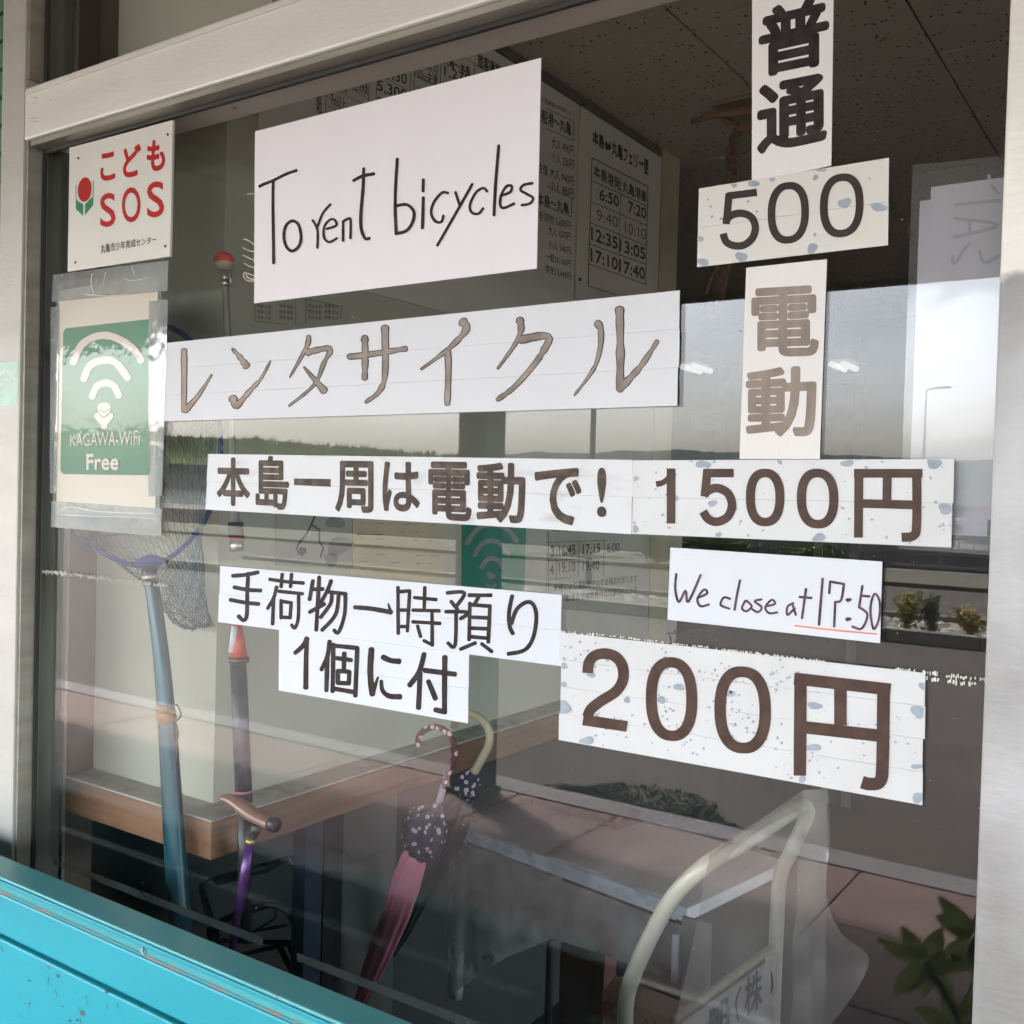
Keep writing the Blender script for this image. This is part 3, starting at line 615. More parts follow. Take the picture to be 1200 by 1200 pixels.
# ================================================================== INTERIOR
XW = -1.094                     # face of the ticket booth wall
CZ = 2.31
WALLC = mat('cream_wall_paint', (.42,.435,.35), .7, 0, (.38,.395,.31), 2, bump=.15, bscale=30)
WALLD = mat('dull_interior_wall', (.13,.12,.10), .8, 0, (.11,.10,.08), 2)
bw = thing('booth_wall', 'cream painted booth wall behind the landing net carrying the ferry boards', 'wall', (-1.3, .8, 1.06))
box('wall_front', -1.62, XW, .125, 1.41, 1.064, CZ, WALLC, bw)
box('end_trim', -1.62, XW+.004, 1.411, 1.505, 1.064, CZ, mat('olive_beige_trim', (.46,.42,.29), .6), bw)
box('ceiling_strip', XW, XW+.006, .13, 1.4, 2.29, CZ-.001, mat('dark_strip', (.08,.08,.07), .7), bw)
rv = thing('side_reveal', 'grey aluminium and brown wood upright strips inside the left edge of the glass', 'window reveal', (-1.42, .06, .9))
RG = mat('reveal_grey', (.20,.225,.195), .4, .3); RB = mat('reveal_brown', (.11,.09,.065), .6, 0, (.085,.07,.05), 4, (1,1,.3))
box('inner_rail', -1.3675, -1.3445, .012, .046, .9, CZ, RG, rv, bev=.002)
box('inner_rail', -1.3675, -1.357, .048, .068, .9, CZ, mat('reveal_grey_green', (.15,.185,.175), .35, .4), rv, bev=.002)
box('rail_edge', -1.3675, -1.352, .0685, .073, .9, CZ, mat('reveal_light', (.30,.31,.26), .4, .2), rv)
box('wood_strip', -1.3675, -1.364, .0735, .1245, .88, CZ, RB, rv)
# transom contents: cream board & brown wood piece
tb = thing('transom_board', 'cream board with brown wooden end seen through the upper pane', 'board', (-1.0, .1, 2.03))
box('cream_board', -1.30, -.985, .10, .122, 2.0, 2.29, WALLC, tb, bev=.002)
box('brown_end', -.984, -.90, .098, .124, 2.0, 2.29, mat('brown_wood', (.23,.14,.085), .6, 0, (.17,.10,.06), 5, (6,1,1)), tb, bev=.002)
box('wood_stile', -1.335, -1.301, .095, .12, 2.0, 2.29, RB, tb)
# ledge (wood beam) round the booth
WOOD = mat('plywood_edge', (.25,.125,.062), .6, 0, (.18,.09,.045), 6, (1,1,14), bump=.2, bscale=40, fleck=(.12,.07,.04), fscale=30, fthr=.74)
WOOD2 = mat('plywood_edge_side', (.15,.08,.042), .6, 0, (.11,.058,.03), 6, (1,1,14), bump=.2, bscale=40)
TOPM = mat('ledge_top', (.33,.33,.27), .55, 0, (.22,.21,.16), 30, lo=.5, hi=.7)
bm_ = thing('counter_ledge', 'wooden counter ledge wrapping the foot of the cream booth wall', 'ledge', (-1.2, .1, 1.02))
box('ledge_front', -1.378, -1.038, .076, .124, 1.014, 1.062, WOOD, bm_, bev=.0015)
box('ledge_side', XW+.001, -1.038, .1245, 1.505, 1.014, 1.0615, WOOD2, bm_, bev=.0015)
box('ledge_top', -1.376, -1.0385, .0765, .1245, 1.0625, 1.0655, TOPM, bm_)
box('ledge_top', XW+.001, -1.0385, .1247, 1.50, 1.0625, 1.0655, TOPM, bm_)
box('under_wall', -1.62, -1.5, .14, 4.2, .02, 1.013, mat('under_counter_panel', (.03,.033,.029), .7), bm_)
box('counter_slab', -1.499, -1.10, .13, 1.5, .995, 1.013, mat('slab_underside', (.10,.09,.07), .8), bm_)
y0 = on(358,1000,0,-1.094).y; y1 = on(402,1000,0,-1.094).y
for a, b, M_ in ((y0, y0+(y1-y0)*.45, 'navy_post'), (y0+(y1-y0)*.5, y1, 'black_post')):
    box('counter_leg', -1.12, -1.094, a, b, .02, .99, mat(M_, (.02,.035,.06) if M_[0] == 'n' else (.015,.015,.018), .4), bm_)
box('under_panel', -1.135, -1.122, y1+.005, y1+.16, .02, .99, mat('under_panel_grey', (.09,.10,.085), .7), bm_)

# room shell
def struct(o): o['kind'] = 'structure'; return o
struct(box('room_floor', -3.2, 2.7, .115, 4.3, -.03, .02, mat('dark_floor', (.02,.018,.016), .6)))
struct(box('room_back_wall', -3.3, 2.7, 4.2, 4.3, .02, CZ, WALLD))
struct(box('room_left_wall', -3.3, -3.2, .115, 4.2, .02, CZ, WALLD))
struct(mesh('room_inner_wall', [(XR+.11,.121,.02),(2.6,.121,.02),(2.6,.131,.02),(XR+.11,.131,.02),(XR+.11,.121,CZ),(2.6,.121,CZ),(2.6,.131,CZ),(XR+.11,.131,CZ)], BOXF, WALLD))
struct(boxes('room_right_wall', [(2.6,2.7,.13,.5,.02,CZ),(2.6,2.7,3.5,4.2,.02,CZ),(2.6,2.7,.5,3.5,2.2,CZ),(2.6,2.7,.5,3.5,.02,.3)], WALLD))  # unseen opening left in this wall and sized to let daylight in
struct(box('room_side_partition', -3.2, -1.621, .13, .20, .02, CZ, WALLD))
struct(box('added_dark_panel', -3.19, 2.6, 4.17, 4.199, .02, 1.25, mat('dark_panel_brown', (.03,.022,.017), .6)))  # dark panel added to darken the lower part of the back wall
# acoustic ceiling, every tile its own piece
CEILM = mat('acoustic_tile', (.56,.51,.43), .85, 0, (.52,.47,.39), 3)
def acoustic(M):
    n = M.node_tree.nodes; l = M.node_tree.links; b = n['Principled BSDF']; src = b.inputs['Base Color'].links[0].from_socket
    g = n.new('ShaderNodeNewGeometry'); mp_ = n.new('ShaderNodeMapping'); mp_.inputs['Scale'].default_value = (95,62,1); l.new(g.outputs['Position'], mp_.inputs[0])
    n0 = n.new('ShaderNodeTexNoise'); n0.inputs['Scale'].default_value = 14; l.new(g.outputs['Position'], n0.inputs[0])
    ad = n.new('ShaderNodeVectorMath'); ad.operation = 'MULTIPLY_ADD'; ad.inputs[1].default_value = (2.6,2.6,0); l.new(n0.outputs['Color'], ad.inputs[0]); l.new(mp_.outputs[0], ad.inputs[2])
    v = n.new('ShaderNodeTexVoronoi'); v.inputs['Scale'].default_value = 1; l.new(ad.outputs[0], v.inputs[0])
    r = n.new('ShaderNodeMapRange'); r.inputs[1].default_value = .19; r.inputs[2].default_value = .25; l.new(v.outputs['Distance'], r.inputs[0])
    vc = n.new('ShaderNodeSeparateColor'); l.new(v.outputs['Color'], vc.inputs[0]); r2 = n.new('ShaderNodeMath'); r2.operation = 'GREATER_THAN'; r2.inputs[1].default_value = .5; l.new(vc.outputs[0], r2.inputs[0])
    mxx = n.new('ShaderNodeMath'); mxx.operation = 'MAXIMUM'; l.new(r.outputs[0], mxx.inputs[0]); l.new(r2.outputs[0], mxx.inputs[1])
    m2 = n.new('ShaderNodeMix'); m2.data_type = 'RGBA'; l.new(mxx.outputs[0], m2.inputs[0]); m2.inputs[6].default_value = (.09,.075,.055,1); l.new(src, m2.inputs[7]); l.new(m2.outputs[2], b.inputs['Base Color'])
    bp = n.new('ShaderNodeBump'); bp.inputs['Distance'].default_value = .004; bp.inputs['Strength'].default_value = .7; l.new(mxx.outputs[0], bp.inputs['Height']); l.new(bp.outputs[0], b.inputs['Normal'])
acoustic(CEILM)
ceil_ = struct(box('ceiling', -3.3, 2.7, .115, 4.3, CZ+.010, CZ+.09, mat('ceiling_void', (.10,.08,.06), .9)))
tm = None; T = .345
for i in range(-7, 10):
    for j in range(0, 12):
        x0 = -.778+T*i; yy0 = .838-T*2+T*j
        if yy0 + T > 4.25 or x0 + T > 2.65: continue
        if tm is None:
            o = box('ceiling_tile', .002, T-.002, .002, T-.002, 0, .009, CEILM, ceil_, bev=.0012, seg=1); tm = o.data
            o.location = (x0, yy0, CZ)
        else:
            o = bpy.data.objects.new('ceiling_tile', tm); C.objects.link(o); o.parent = ceil_; o.location = (x0, yy0, CZ)
for o in ceil_.children:
    if o.data is tm and o.location.z == 0: pass
# back-of-room things
LAMP = glow('lamp_tube', (1,.98,.93), .022)
for lx, ly, lab in ((-1.955,3.6,'lit fluorescent ceiling lamp at the back of the room left of the faded kanji sheet'), (-1.33,3.75,'lit fluorescent ceiling lamp at the back of the room right of the faded kanji sheet')):
    t = thing('ceiling_lamp', lab, 'lamp', (lx, ly, CZ), 'fluorescent lamps at the back of the room')
    box('housing', lx-.06, lx+.06, ly-.16, ly+.1, 2.09, 2.13, mat('lamp_white', (.3,.3,.29), .5), t, bev=.005)
    for dx in (-.025,.025): tube('lamp_tube', [(lx+dx,ly-.13,2.072),(lx+dx,ly+.07,2.072)], .014, LAMP, t, sides=8)
    tube('hanger', [(lx,ly-.2,2.13),(lx,ly-.2,CZ)], .006, ALU, t, sides=6)
def backpaper(name, label, cat, q, y, col, th=.002):
    c = quad_on(q, 1, y); t = thing(name, label, cat, (c[2]+c[3])/2); sheet('sheet', c, th, NF, mat(name+'_m', col, .6), t); return t
backpaper('wall_notice', 'small white paper notice on the far wall below the left ceiling lamp', 'paper', [(813,483),(851,485),(849,506),(815,503)], 4.17, (.85,.88,.85))
backpaper('wall_poster', 'pale pink poster on the far wall left of the faded kanji sheet', 'poster', [(842,428),(885,426),(880,532),(836,530)], 4.18, (.52,.32,.36))
bd = thing('back_door', 'pale door frame on the far wall right of the faded kanji sheet', 'door', (-1.3,4.18,.02))
a = on(960,500,1,4.17).x; b_ = on(1012,500,1,4.17).x
box('frame', a, a+.04, 4.15, 4.195, .02, 2.05, mat('door_frame_pale', (.2,.2,.18), .5), bd); box('frame', b_-.04, b_, 4.15, 4.195, .02, 2.05, MATS['door_frame_pale'], bd)
box('door_leaf', a+.041, b_-.041, 4.165, 4.195, .02, 2.04, mat('door_leaf', (.13,.13,.12), .5), bd); box('frame', a, b_, 4.15, 4.195, 2.051, 2.09, MATS['door_frame_pale'], bd)

# hanging shelf and rope
sh = thing('rope_bracket', 'wooden bracket near the ceiling with a coarse brown rope hanging from it', 'bracket', (-.88, 1.2, 2.2))
BRW = mat('bracket_wood', (.30,.17,.095), .6, 0, (.22,.12,.07), 8, (1,8,1), bump=.2)
BRL = mat('bracket_light_wood', (.36,.28,.18), .6)
Y = 1.2
def py(x, y, d=Y): return on(x, y, 1, d)
p0, p1 = py(833,112), py(886,100)
mesh('top_board', [p0, p1, p1+Vector((0,.14,0)), p0+Vector((0,.14,0)), *(q-Vector((0,0,.022)) for q in (p0, p1, p1+Vector((0,.14,0)), p0+Vector((0,.14,0))))], [(3,2,1,0),(4,5,6,7),(0,1,5,4),(1,2,6,5),(2,3,7,6),(3,0,4,7)], BRL, sh)
tube('arm', [py(811,143), py(840,133), py(886,128)], [.008,.013,.016], BRW, sh, sides=8, flat=.6)
tube('arm', [py(840,134), py(862,148), py(880,150)], [.006,.012,.012], BRW, sh, sides=8, flat=.6)
ROPE = mat('coarse_rope', (.19,.105,.06), .9, 0, (.10,.055,.03), 120, bump=.8, bscale=200)
path = crom([py(866,146), py(857,180), py(857,215), py(850,255), py(853,300), py(846,330), py(838,372)], 12)
def strand(ph, r):
    out = []
    for i, p in enumerate(path): an = i*.55+ph; out.append(p+Vector((math.cos(an)*r, math.sin(an)*r, 0)))
    return out
for ph in (0, 2.09, 4.19): tube('strand', strand(ph, .006), .0062, ROPE, sh, sides=7)
tube('loose_end', crom([py(850,300),py(838,318),py(828,345)],6), .005, ROPE, sh, sides=6)

# ferry boards on the booth wall --------------------------------------
NX = Vector((1,0,0))
BRD = mat('white_fare_board', (.60,.60,.53), .45, 0, (.55,.55,.48), 4); BRD2 = mat('timetable_board', (.62,.62,.54), .45, 0, (.57,.57,.49), 4)
DK = mat('board_black', (.025,.025,.022), .5); DKG = mat('board_grey_print', (.12,.12,.10), .6)
bt = thing('timetable_board', 'white ferry timetable board with bold departure times next to the fare board', 'notice board', (XW, 1.2, 1.9))
sheet('board', [Vector((XW,1.03,2.288)), Vector((XW,1.405,2.288)), Vector((XW,1.405,1.80)), Vector((XW,1.03,1.80))], .004, NX, BRD2, bt)
k = Ink(0, XW+.004, NX, .0004)
def kz(x, y): return (640+x/4.617, 100+y/4.617)
def line(ink, a, b, w): ink.stroke([kz(*a), kz(*b)], w, caps=False, jit=0)
line(k,(247,392),(550,548),1.2); line(k,(244,515),(548,655),1.0); line(k,(240,628),(546,760),.9); line(k,(236,742),(542,868),.9); line(k,(232,858),(538,968),.9); line(k,(229,965),(536,1077),.9); line(k,(226,1085),(380,1135),.9)
line(k,(247,392),(226,1085),.9); line(k,(550,548),(536,1080),.9); line(k,(404,470),(392,1020),.6)
def T(s, x0,y0,x1,y1,h0,h1,b=.012, ink=None): (ink or k).text(s, [kz(x0,y0), kz(x1,y1), kz(x1,y1+h1), kz(x0,y0+h0)], b)
T('本島⇔丸亀フェリー便',250,238,553,400,78,92,.03)
T('本島港発',255,425,400,505,68,68,.02); T('丸亀港着',412,510,542,575,68,60,.02)
T('6:50',288,555,393,600,66,60,.03); T('7:20',443,622,541,665,64,62,.03)
kg = Ink(0, XW+.004, NX, .0004); T('9:40',272,668,388,712,62,60,0,kg); T('10:10',425,735,538,780,62,60,0,kg)
T('12:35',242,765,386,822,72,68,.03); T('13:05',396,828,535,880,70,66,.03); T('17:10',240,880,386,935,72,68,.03); T('17:40',394,940,533,988,70,66,.03)
k.build('printing', DK, bt); kg.build('thin_printing', DKG, bt)
bf = thing('fare_board', 'long white ferry fare board with columns of prices half hidden behind the rent bicycles paper', 'notice board', (XW, .6, 1.9))
sheet('board', [Vector((XW,.175,2.288)), Vector((XW,1.022,2.288)), Vector((XW,1.022,1.80)), Vector((XW,.175,1.80))], .0035, NX, BRD, bf)
k = Ink(0, XW+.0035, NX, .0004)
line(k,(0,122),(150,200),.8); line(k,(150,200),(146,300),.8); line(k,(0,232),(146,300),.8); line(k,(0,545),(138,612),.8); line(k,(138,612),(134,712),.8); line(k,(0,655),(134,712),.8)
T('乗船港〜丸亀',-60,105,135,205,82,70,.02)
for s_, x0, y0, h, xl in (('大人 490円',28,275,64,28),('小人 250円',28,352,62,28),('往復 大人 940円',-50,410,60,-50),('小人 480円',20,505,62,20)): T(s_, x0, y0, 148, y0+(148-x0)*.42, h, h*.9, .012)
T('本島〜丸亀',-50,575,122,638,72,60,.02)
for s_, x0, y0, h in (('手荷物 5,600円',-40,678,56),('大人 1070円',10,755,52),('小人 540円',10,835,46),('一般20,160円',-5,900,46),('学生13,440円',-5,968,46)): T(s_, x0, y0, 132, y0+(132-x0)*.33, h, h*.9, .008)
T('小児運賃は半額です',-30,60,135,140,26,26,.006)
# upper left part of the fare table, showing above the paper
def kt(x, y): return (300+x/3.529, 30+y/3.529)
def T2(s, x0,y0,x1,y1,h0,h1,b=.01): k.text(s, [kt(x0,y0), kt(x1,y1), kt(x1,y1+h1), kt(x0,y0+h0)], b)
def L2(a, b, w): k.stroke([kt(*a), kt(*b)], w, caps=False, jit=0)
T2('丸亀〜本島',775,118,885,172,42,40,.02); T2('1,270',778,165,885,205,48,44,.01); T2('旅客運賃',915,108,1010,165,62,60,.02)
T2('750cc未満',655,165,748,208,52,50); T2('以下cc以上',650,130,748,165,30,30); T2('1,430',520,168,622,200,50,52,.014); T2('5,300',500,222,622,268,52,50,.014); T2('以上 7m未満',395,205,460,238,60,54); T2('7m以上',308,272,370,300,60,60); T2('車両長さ',250,255,272,262,110,110)
T2('8m以上 3m未満',310,228,375,255,24,24); T2('9,120',500,292,600,330,40,40)
for xx, ya, yb in ((290,235,360),(468,200,310),(500,195,300),(640,148,275),(655,146,270),(750,130,250),(765,128,245),(905,150,205)): L2((xx,ya),(xx-4,yb),.7)
for a_, b_ in (((290,245),(440,325)),((290,325),(340,360)),((395,222),(465,262)),((395,262),(465,305)),((500,200),(640,275)),((655,150),(750,205)),((655,200),(750,255)),((760,128),(905,210)),((800,105),(905,158)),((290,290),(400,350)),((655,250),(720,280)),((900,160),(990,200))): L2(a_, b_, .6)
# lower left fine print panel
def L3(a, b, w=.5): k.stroke([(190+a[0]/3.871,340+a[1]/3.871),(190+b[0]/3.871,340+b[1]/3.871)], w, caps=False, jit=0)
for a_, b_ in (((420,55),(420,140)),((420,140),(560,155)),((650,40),(815,75)),((815,75),(808,130)),((605,45),(605,160)),((650,40),(650,150))): L3(a_, b_)
for xx, n_ in ((430,'等級 人員'),(530,'貨物 重量'),(660,'燃油 加算'),(735,'車種 区分')):
    for r_ in range(3):
        yy = 62+r_*26; k.text(n_, [(190+xx/3.871,340+yy/3.871),(190+(xx+62)/3.871,340+(yy+7)/3.871),(190+(xx+62)/3.871,340+(yy+22)/3.871),(190+xx/3.871,340+(yy+16)/3.871)], .0)
k.build('printing', DK, bf)
for a_, b_ in ((196,105),(595,345),(183,1050)):
    p = on(*kz(a_, b_), 0, XW+.005); tube('board_screw', [p-NX*.001, p+NX*.0025], .0035, DK, bf if a_ != 595 else bt, sides=8, smooth=False)
# lower row of papers on the booth wall
def wallpaper(name, label, cat, q, col, col2=None, sc=6, up_=.002):
    c = quad_on(q, 0, XW); t = thing(name, label, cat, (c[2]+c[3])/2); sheet('sheet', c, up_, NX, mat(name+'_m', col, .6, 0, col2, sc), t); return t
mpp_ = wallpaper('island_map', 'grey map with a thick black route line on the booth wall', 'map', [(322,588),(411,592),(410,668),(322,662)], (.36,.37,.30), (.31,.32,.26), 12)
k = Ink(0, XW+.002, NX, .0004); MZ = (330,590,5.217)
k.strokes([[(205,70),(180,130),(155,180),(110,235),(90,275),(105,310),(130,312)],[(180,130),(230,160),(230,235),(255,270),(237,325)],[(110,275),(145,275),(145,300),(110,300),(110,275)],[(110,287),(145,287)]], *MZ, 2.3, smooth=False)
k.build('route_line', DK, mpp_)
k = Ink(0, XW+.002, NX, .0003); k.blob(393,612,10,.8,12); k.blob(397,640,13,.9,12); k.blob(388,655,9,.8,12); k.build('island_shape', mat('map_grey', (.19,.205,.19), .6), mpp_)
yp = wallpaper('yellow_notice', 'yellowish notice sheet with tiny printed rows beside the map', 'paper', [(413,592),(524,602),(520,684),(412,672)], (.50,.44,.27), (.45,.40,.25), 8)
k = Ink(0, XW+.002, NX, .0004)
for r_ in range(8):
    for c_ in range(6):
        if random.random() < .75:
            x = 420+c_*16+random.random()*5; y = 604+r_*9+(x-420)*.03; w = random.uniform(3,11); k.stroke([(x,y),(x+w,y)], .55, jit=.5)
k.stroke([(418,626),(448,626.5)], 1.3, jit=.4); k.build('printing', DKG, yp)
gp = wallpaper('wireless_poster', 'dark green wireless poster with pale arcs on the booth wall behind the glass', 'poster', [(541,606),(616,612),(613,697),(541,690)], (.014,.20,.13), (.016,.22,.14), 4)
k = Ink(0, XW+.002, NX, .0004); WZ = (530,600,4.444)
k.strokes([[(75,165),(110,110),(160,72),(225,65),(290,95),(335,150)],[(115,225),(150,170),(200,150),(250,165),(292,220)],[(150,290),(175,255),(205,240),(240,255),(262,290)]], *WZ, 5.5)
k.blob(530+200/4.444, 600+332/4.444, 4.5, 1, 14); k.stroke([(570,685),(575,690),(580,685)], 3); k.build('print', mat('pale_arc_print', (.24,.28,.25), .6), gp)
tt = wallpaper('small_timetable', 'lower printed timetable sheet with rows 3 and 4 on the booth wall', 'paper', [(641,600),(800,612),(790,765),(639,745)], (.40,.40,.33), (.36,.36,.30), 6)
k = Ink(0, XW+.002, NX, .0004)
def T4(s, x0,y0,x1,y1,h0,h1,b=.01): k.text(s, [(530+x0/4.444,600+y0/4.444),(530+x1/4.444,600+y1/4.444),(530+x1/4.444,600+(y1+h1)/4.444),(530+x0/4.444,600+(y0+h0)/4.444)], b)
T4('3',510,175,532,174,62,60,.03); T4('16:45',555,172,640,168,60,55,.03); T4('17:15',678,168,770,162,55,50,.03); T4('6:00',805,162,870,160,50,46,.01)
T4('4',508,270,528,268,60,58,.03); T4('19:10',553,262,640,258,58,52,.03); T4('19:40',678,258,765,252,52,48,.03)
T4('天候により運航を中止する場合があります',525,375,960,325,42,38,.01); T4('お問合せは本島待合所窓口へどうぞ',590,428,960,385,40,36,.01); T4('毎月第一日曜',520,90,600,90,12,12,.01)
for a_, b_ in (((500,158),(800,148)),((500,252),(790,240)),((500,350),(620,342)),((500,95),(500,400)),((545,160),(540,345)),((660,155),(655,340)),((790,150),(786,335))): k.stroke([(530+a_[0]/4.444,600+a_[1]/4.444),(530+b_[0]/4.444,600+b_[1]/4.444)], .6, caps=False, jit=0)
k.text('立日折', [(780,738),(845,735),(842,752),(778,756)], .0)
k.build('printing', DK, tt)

# ---- landing net
Y = .06
ln = thing('landing_net', 'landing net with blue hoop and teal metal pole leaning left in the window', 'fishing net', on(212,1092,1,.05))
POLE = mat('teal_anodised_pole', (.012,.075,.095), .28, .25, (.009,.055,.07), 4, (1,1,.2)); BLK = mat('black_plastic', (.015,.015,.017), .4); SIL = mat('silver_metal', (.5,.5,.48), .3, .8)
HOOPM = mat('blue_coated_hoop', (.006,.028,.14), .6, 0, (.010,.04,.17), 25, spec=.2)
pp = [on(176,672,1,.062), on(188,760,1,.06), on(196,850,1,.058), on(203,960,1,.055), on(211,1092,1,.05)]
tube('pole', crom(pp,4), [8.3*mpp(pp[0])+ (14*mpp(pp[4])-8.3*mpp(pp[0]))*(i/16)**1.3 for i in range(17)], POLE, ln, sides=20)
tube('collar', [on(174.5,664,1,.062), on(176.5,684,1,.062)], 9*mpp(pp[0]), BLK, ln, sides=16); tube('ring', [on(175.8,674,1,.062), on(176.3,679,1,.062)], 9.8*mpp(pp[0]), SIL, ln, sides=16)
tube('pole_sleeve', [on(193,826,1,.058), on(196.5,848,1,.058)], 11*mpp(pp[1]), mat('tan_strap', (.30,.19,.09), .7), ln, sides=14)
tube('strap_clip', crom([on(199,832,1,.045), on(207,826,1,.04), on(212,838,1,.04), on(205,846,1,.045)],4), .0012, BLK, ln, sides=6)
tube('strap_clip', crom([on(206,848,1,.045), on(208,860,1,.045), on(206,872,1,.045), on(208,882,1,.045), on(207,897,1,.045)],4), .0018, BLK, ln, sides=6)
HP = [(88,621),(98,632),(120,648),(148,660),(172,662),(195,656),(218,638),(236,616),(250,586),(258,540),(256,480),(244,430),(222,398),(195,383),(150,378),(108,400),(80,450),(70,520),(76,585)]
hoop = crom([on(x,y,1,.066+.02*math.sin(i*.33)) for i,(x,y) in enumerate(HP)], 5, True)
tube('hoop', hoop, 3.0*mpp(pp[0]), HOOPM, ln, sides=10, closed=True)
tube('hoop_joint', crom([on(160,660,1,.063), on(176,656,1,.06), on(192,657,1,.063)],3), [3.2*mpp(pp[0]),4.2*mpp(pp[0]),5.8*mpp(pp[0]),6.5*mpp(pp[0]),5.8*mpp(pp[0]),4.2*mpp(pp[0]),3.2*mpp(pp[0])], HOOPM, ln, sides=12)
# loose cord wraps along the hoop
wr = []
for i in range(0, len(hoop), 2):
    t_ = (hoop[(i+1) % len(hoop)]-hoop[i]).normalized(); u_ = t_.orthogonal().normalized(); w_ = t_.cross(u_)
    wr.append(([hoop[i]+.0034*(math.cos(a_)*u_+math.sin(a_)*w_)+t_*.0008*a_ for a_ in [q*1.05 for q in range(7)]], .0006))
multi_tube('cord_wrap', wr, mat('navy_cord', (.02,.03,.09), .7), ln, sides=4)
NETM = mat('dark_teal_mesh', (.015,.075,.11), .6)
NU, NV = 46, 22; bot = on(228,736,1,.085); cen = on(226,640,1,.1)
def netp(i, j):
    hpt = hoop[int(i*len(hoop)/NU) % len(hoop)]; t_ = j/NV
    an = 2*math.pi*i/NU; h0 = 1-t_
    rim = hpt
    ring = Vector((cen.x+.040*math.cos(an+1.9), .10+.022*math.sin(an+1.9), 0))
    zb = bot.z + (rim.z-bot.z)*(1-t_)**1.15
    k_ = t_**.75; x = rim.x*(1-k_)+ring.x*k_; y = rim.y*(1-k_)+ring.y*k_
    if t_ > .8: q = (t_-.8)/.2; cx = bot.x; s_ = math.sqrt(max(0,1-q*q*.95)); x = cx+(x-cx)*s_
    p = Vector((x, min(y,.118), zb)); nn = noise.noise_vector(Vector((i*.35, j*.35, 0)))
    return p + Vector((nn.x*.007, nn.y*.003, nn.z*.007))*min(1, t_*4)
grid = [[netp(i+.5*(j % 2), j) if j else netp(i, 0) for i in range(NU)] for j in range(NV+1)]
V, Fc = [], []
def seg(a, b, r=.0004):
    t_ = (b-a)
    if t_.length < 1e-6: return
    t_.normalize(); u_ = t_.orthogonal().normalized(); w_ = t_.cross(u_); o_ = len(V)
    mid = (a+b)/2 + Vector((0,0,-.12*(b-a).length))
    for p in (a, mid, b):
        for q in range(3): V.append(p + r*(math.cos(q*2.094)*u_+math.sin(q*2.094)*w_))
    for s_ in (0,3):
        for q in range(3): Fc.append((o_+s_+q, o_+s_+(q+1)%3, o_+s_+3+(q+1)%3, o_+s_+3+q))
for j in range(NV):
    for i in range(NU):
        i2 = (i+1) % NU if j % 2 else (i-1) % NU
        seg(grid[j][i], grid[j+1][i]); seg(grid[j][i], grid[j+1][i2])
mesh('netting', V, Fc, NETM, ln, kind='stuff')
# ---- gaff rod with float tip
rd = thing('float_rod', 'upright rod with red and white ball tip standing right of the landing net', 'rod', on(282,935,1,.1))
Y = .1
b0 = on(262.5,306,1,Y); r0 = 12.3*mpp(b0)
def lathe(name, c, prof, M, parent, sides=24, **k):
    vs, fs = [], []
    for (r, z) in prof:
        for q in range(sides): an = 2*math.pi*q/sides; vs.append(c+Vector((r*math.cos(an), r*math.sin(an), z)))
    for i in range(len(prof)-1):
        for q in range(sides): fs.append((i*sides+q, i*sides+(q+1) % sides, (i+1)*sides+(q+1) % sides, (i+1)*sides+q))
    fs.append(tuple(range(sides))[::-1]); fs.append(tuple((len(prof)-1)*sides+q for q in range(sides)))
    return mesh(name, vs, fs, M, parent, smooth=True, **k)
lathe('float_cap', b0, [(r0*math.cos(a), r0*.88*math.sin(a)) for a in [i*math.pi/2/7-.12 for i in range(8)]][:-1]+[(r0*.12, r0*.87)], mat('red_float', (.75,.10,.08), .3), rd)
lathe('float_base', b0, [(r0*.35,-r0*.85),(r0*.7,-r0*.66),(r0*.93,-r0*.35),(r0*1.0,-r0*.12)], mat('pale_float', (.50,.42,.34), .35), rd)
tube('neck', [on(263,316,1,Y), on(264,332,1,Y)], 3.4*mpp(b0), SIL, rd); tube('ferrule', [on(264,328,1,Y), on(264.5,336,1,Y)], 5*mpp(b0), SIL, rd)
tube('shaft', [on(264.5,335,1,Y), on(269,470,1,Y), on(275,615,1,Y)], [4.2*mpp(b0), 5*mpp(b0), 6*mpp(b0)], mat('pale_grey_rod', (.42,.43,.35), .35, .3), rd)
tube('bracket', [on(270.5,318,1,Y), on(270.5,336,1,Y)], .0015, SIL, rd, sides=6)
tube('reel_collar', [on(276,612,1,Y), on(277,632,1,Y)], 9*mpp(b0), mat('navy_handle', (.02,.03,.045), .4), rd); tube('silver_band', [on(277,633,1,Y), on(277.3,646,1,Y)], 8*mpp(b0), SIL, rd); tube('red_band', [on(277,629,1,Y), on(277,632,1,Y)], 9.3*mpp(b0), mat('dull_red_band', (.35,.08,.07), .5), rd)
tube('red_grip', [on(277,732,1,Y), on(279,752,1,Y), on(280,771,1,Y)], [6*mpp(b0), 8*mpp(b0), 10*mpp(b0)], mat('red_rubber', (.55,.05,.035), .4), rd); tube('white_tape', [on(275,734,1,Y-.006), on(273,764,1,Y-.006)], [.004,.006], mat('white_wrap', (.55,.6,.56), .5), rd)
tube('grip_base', [on(280,770,1,Y), on(280,776,1,Y)], 12*mpp(b0), BLK, rd)
tube('handle', [on(279,776,1,Y), on(286,940,1,Y)], [9.5*mpp(b0), 9.8*mpp(b0)], MATS['navy_handle'], rd); tube('pink_ring', [on(285.2,926,1,Y), on(285.3,929,1,Y)], 10.4*mpp(b0), mat('pink_ring_m', (.4,.15,.2), .5), rd)
tube('handle_end', [on(286,940,1,Y), on(287,1100,1,Y+.02)], [8*mpp(b0), 8*mpp(b0)], BLK, rd)
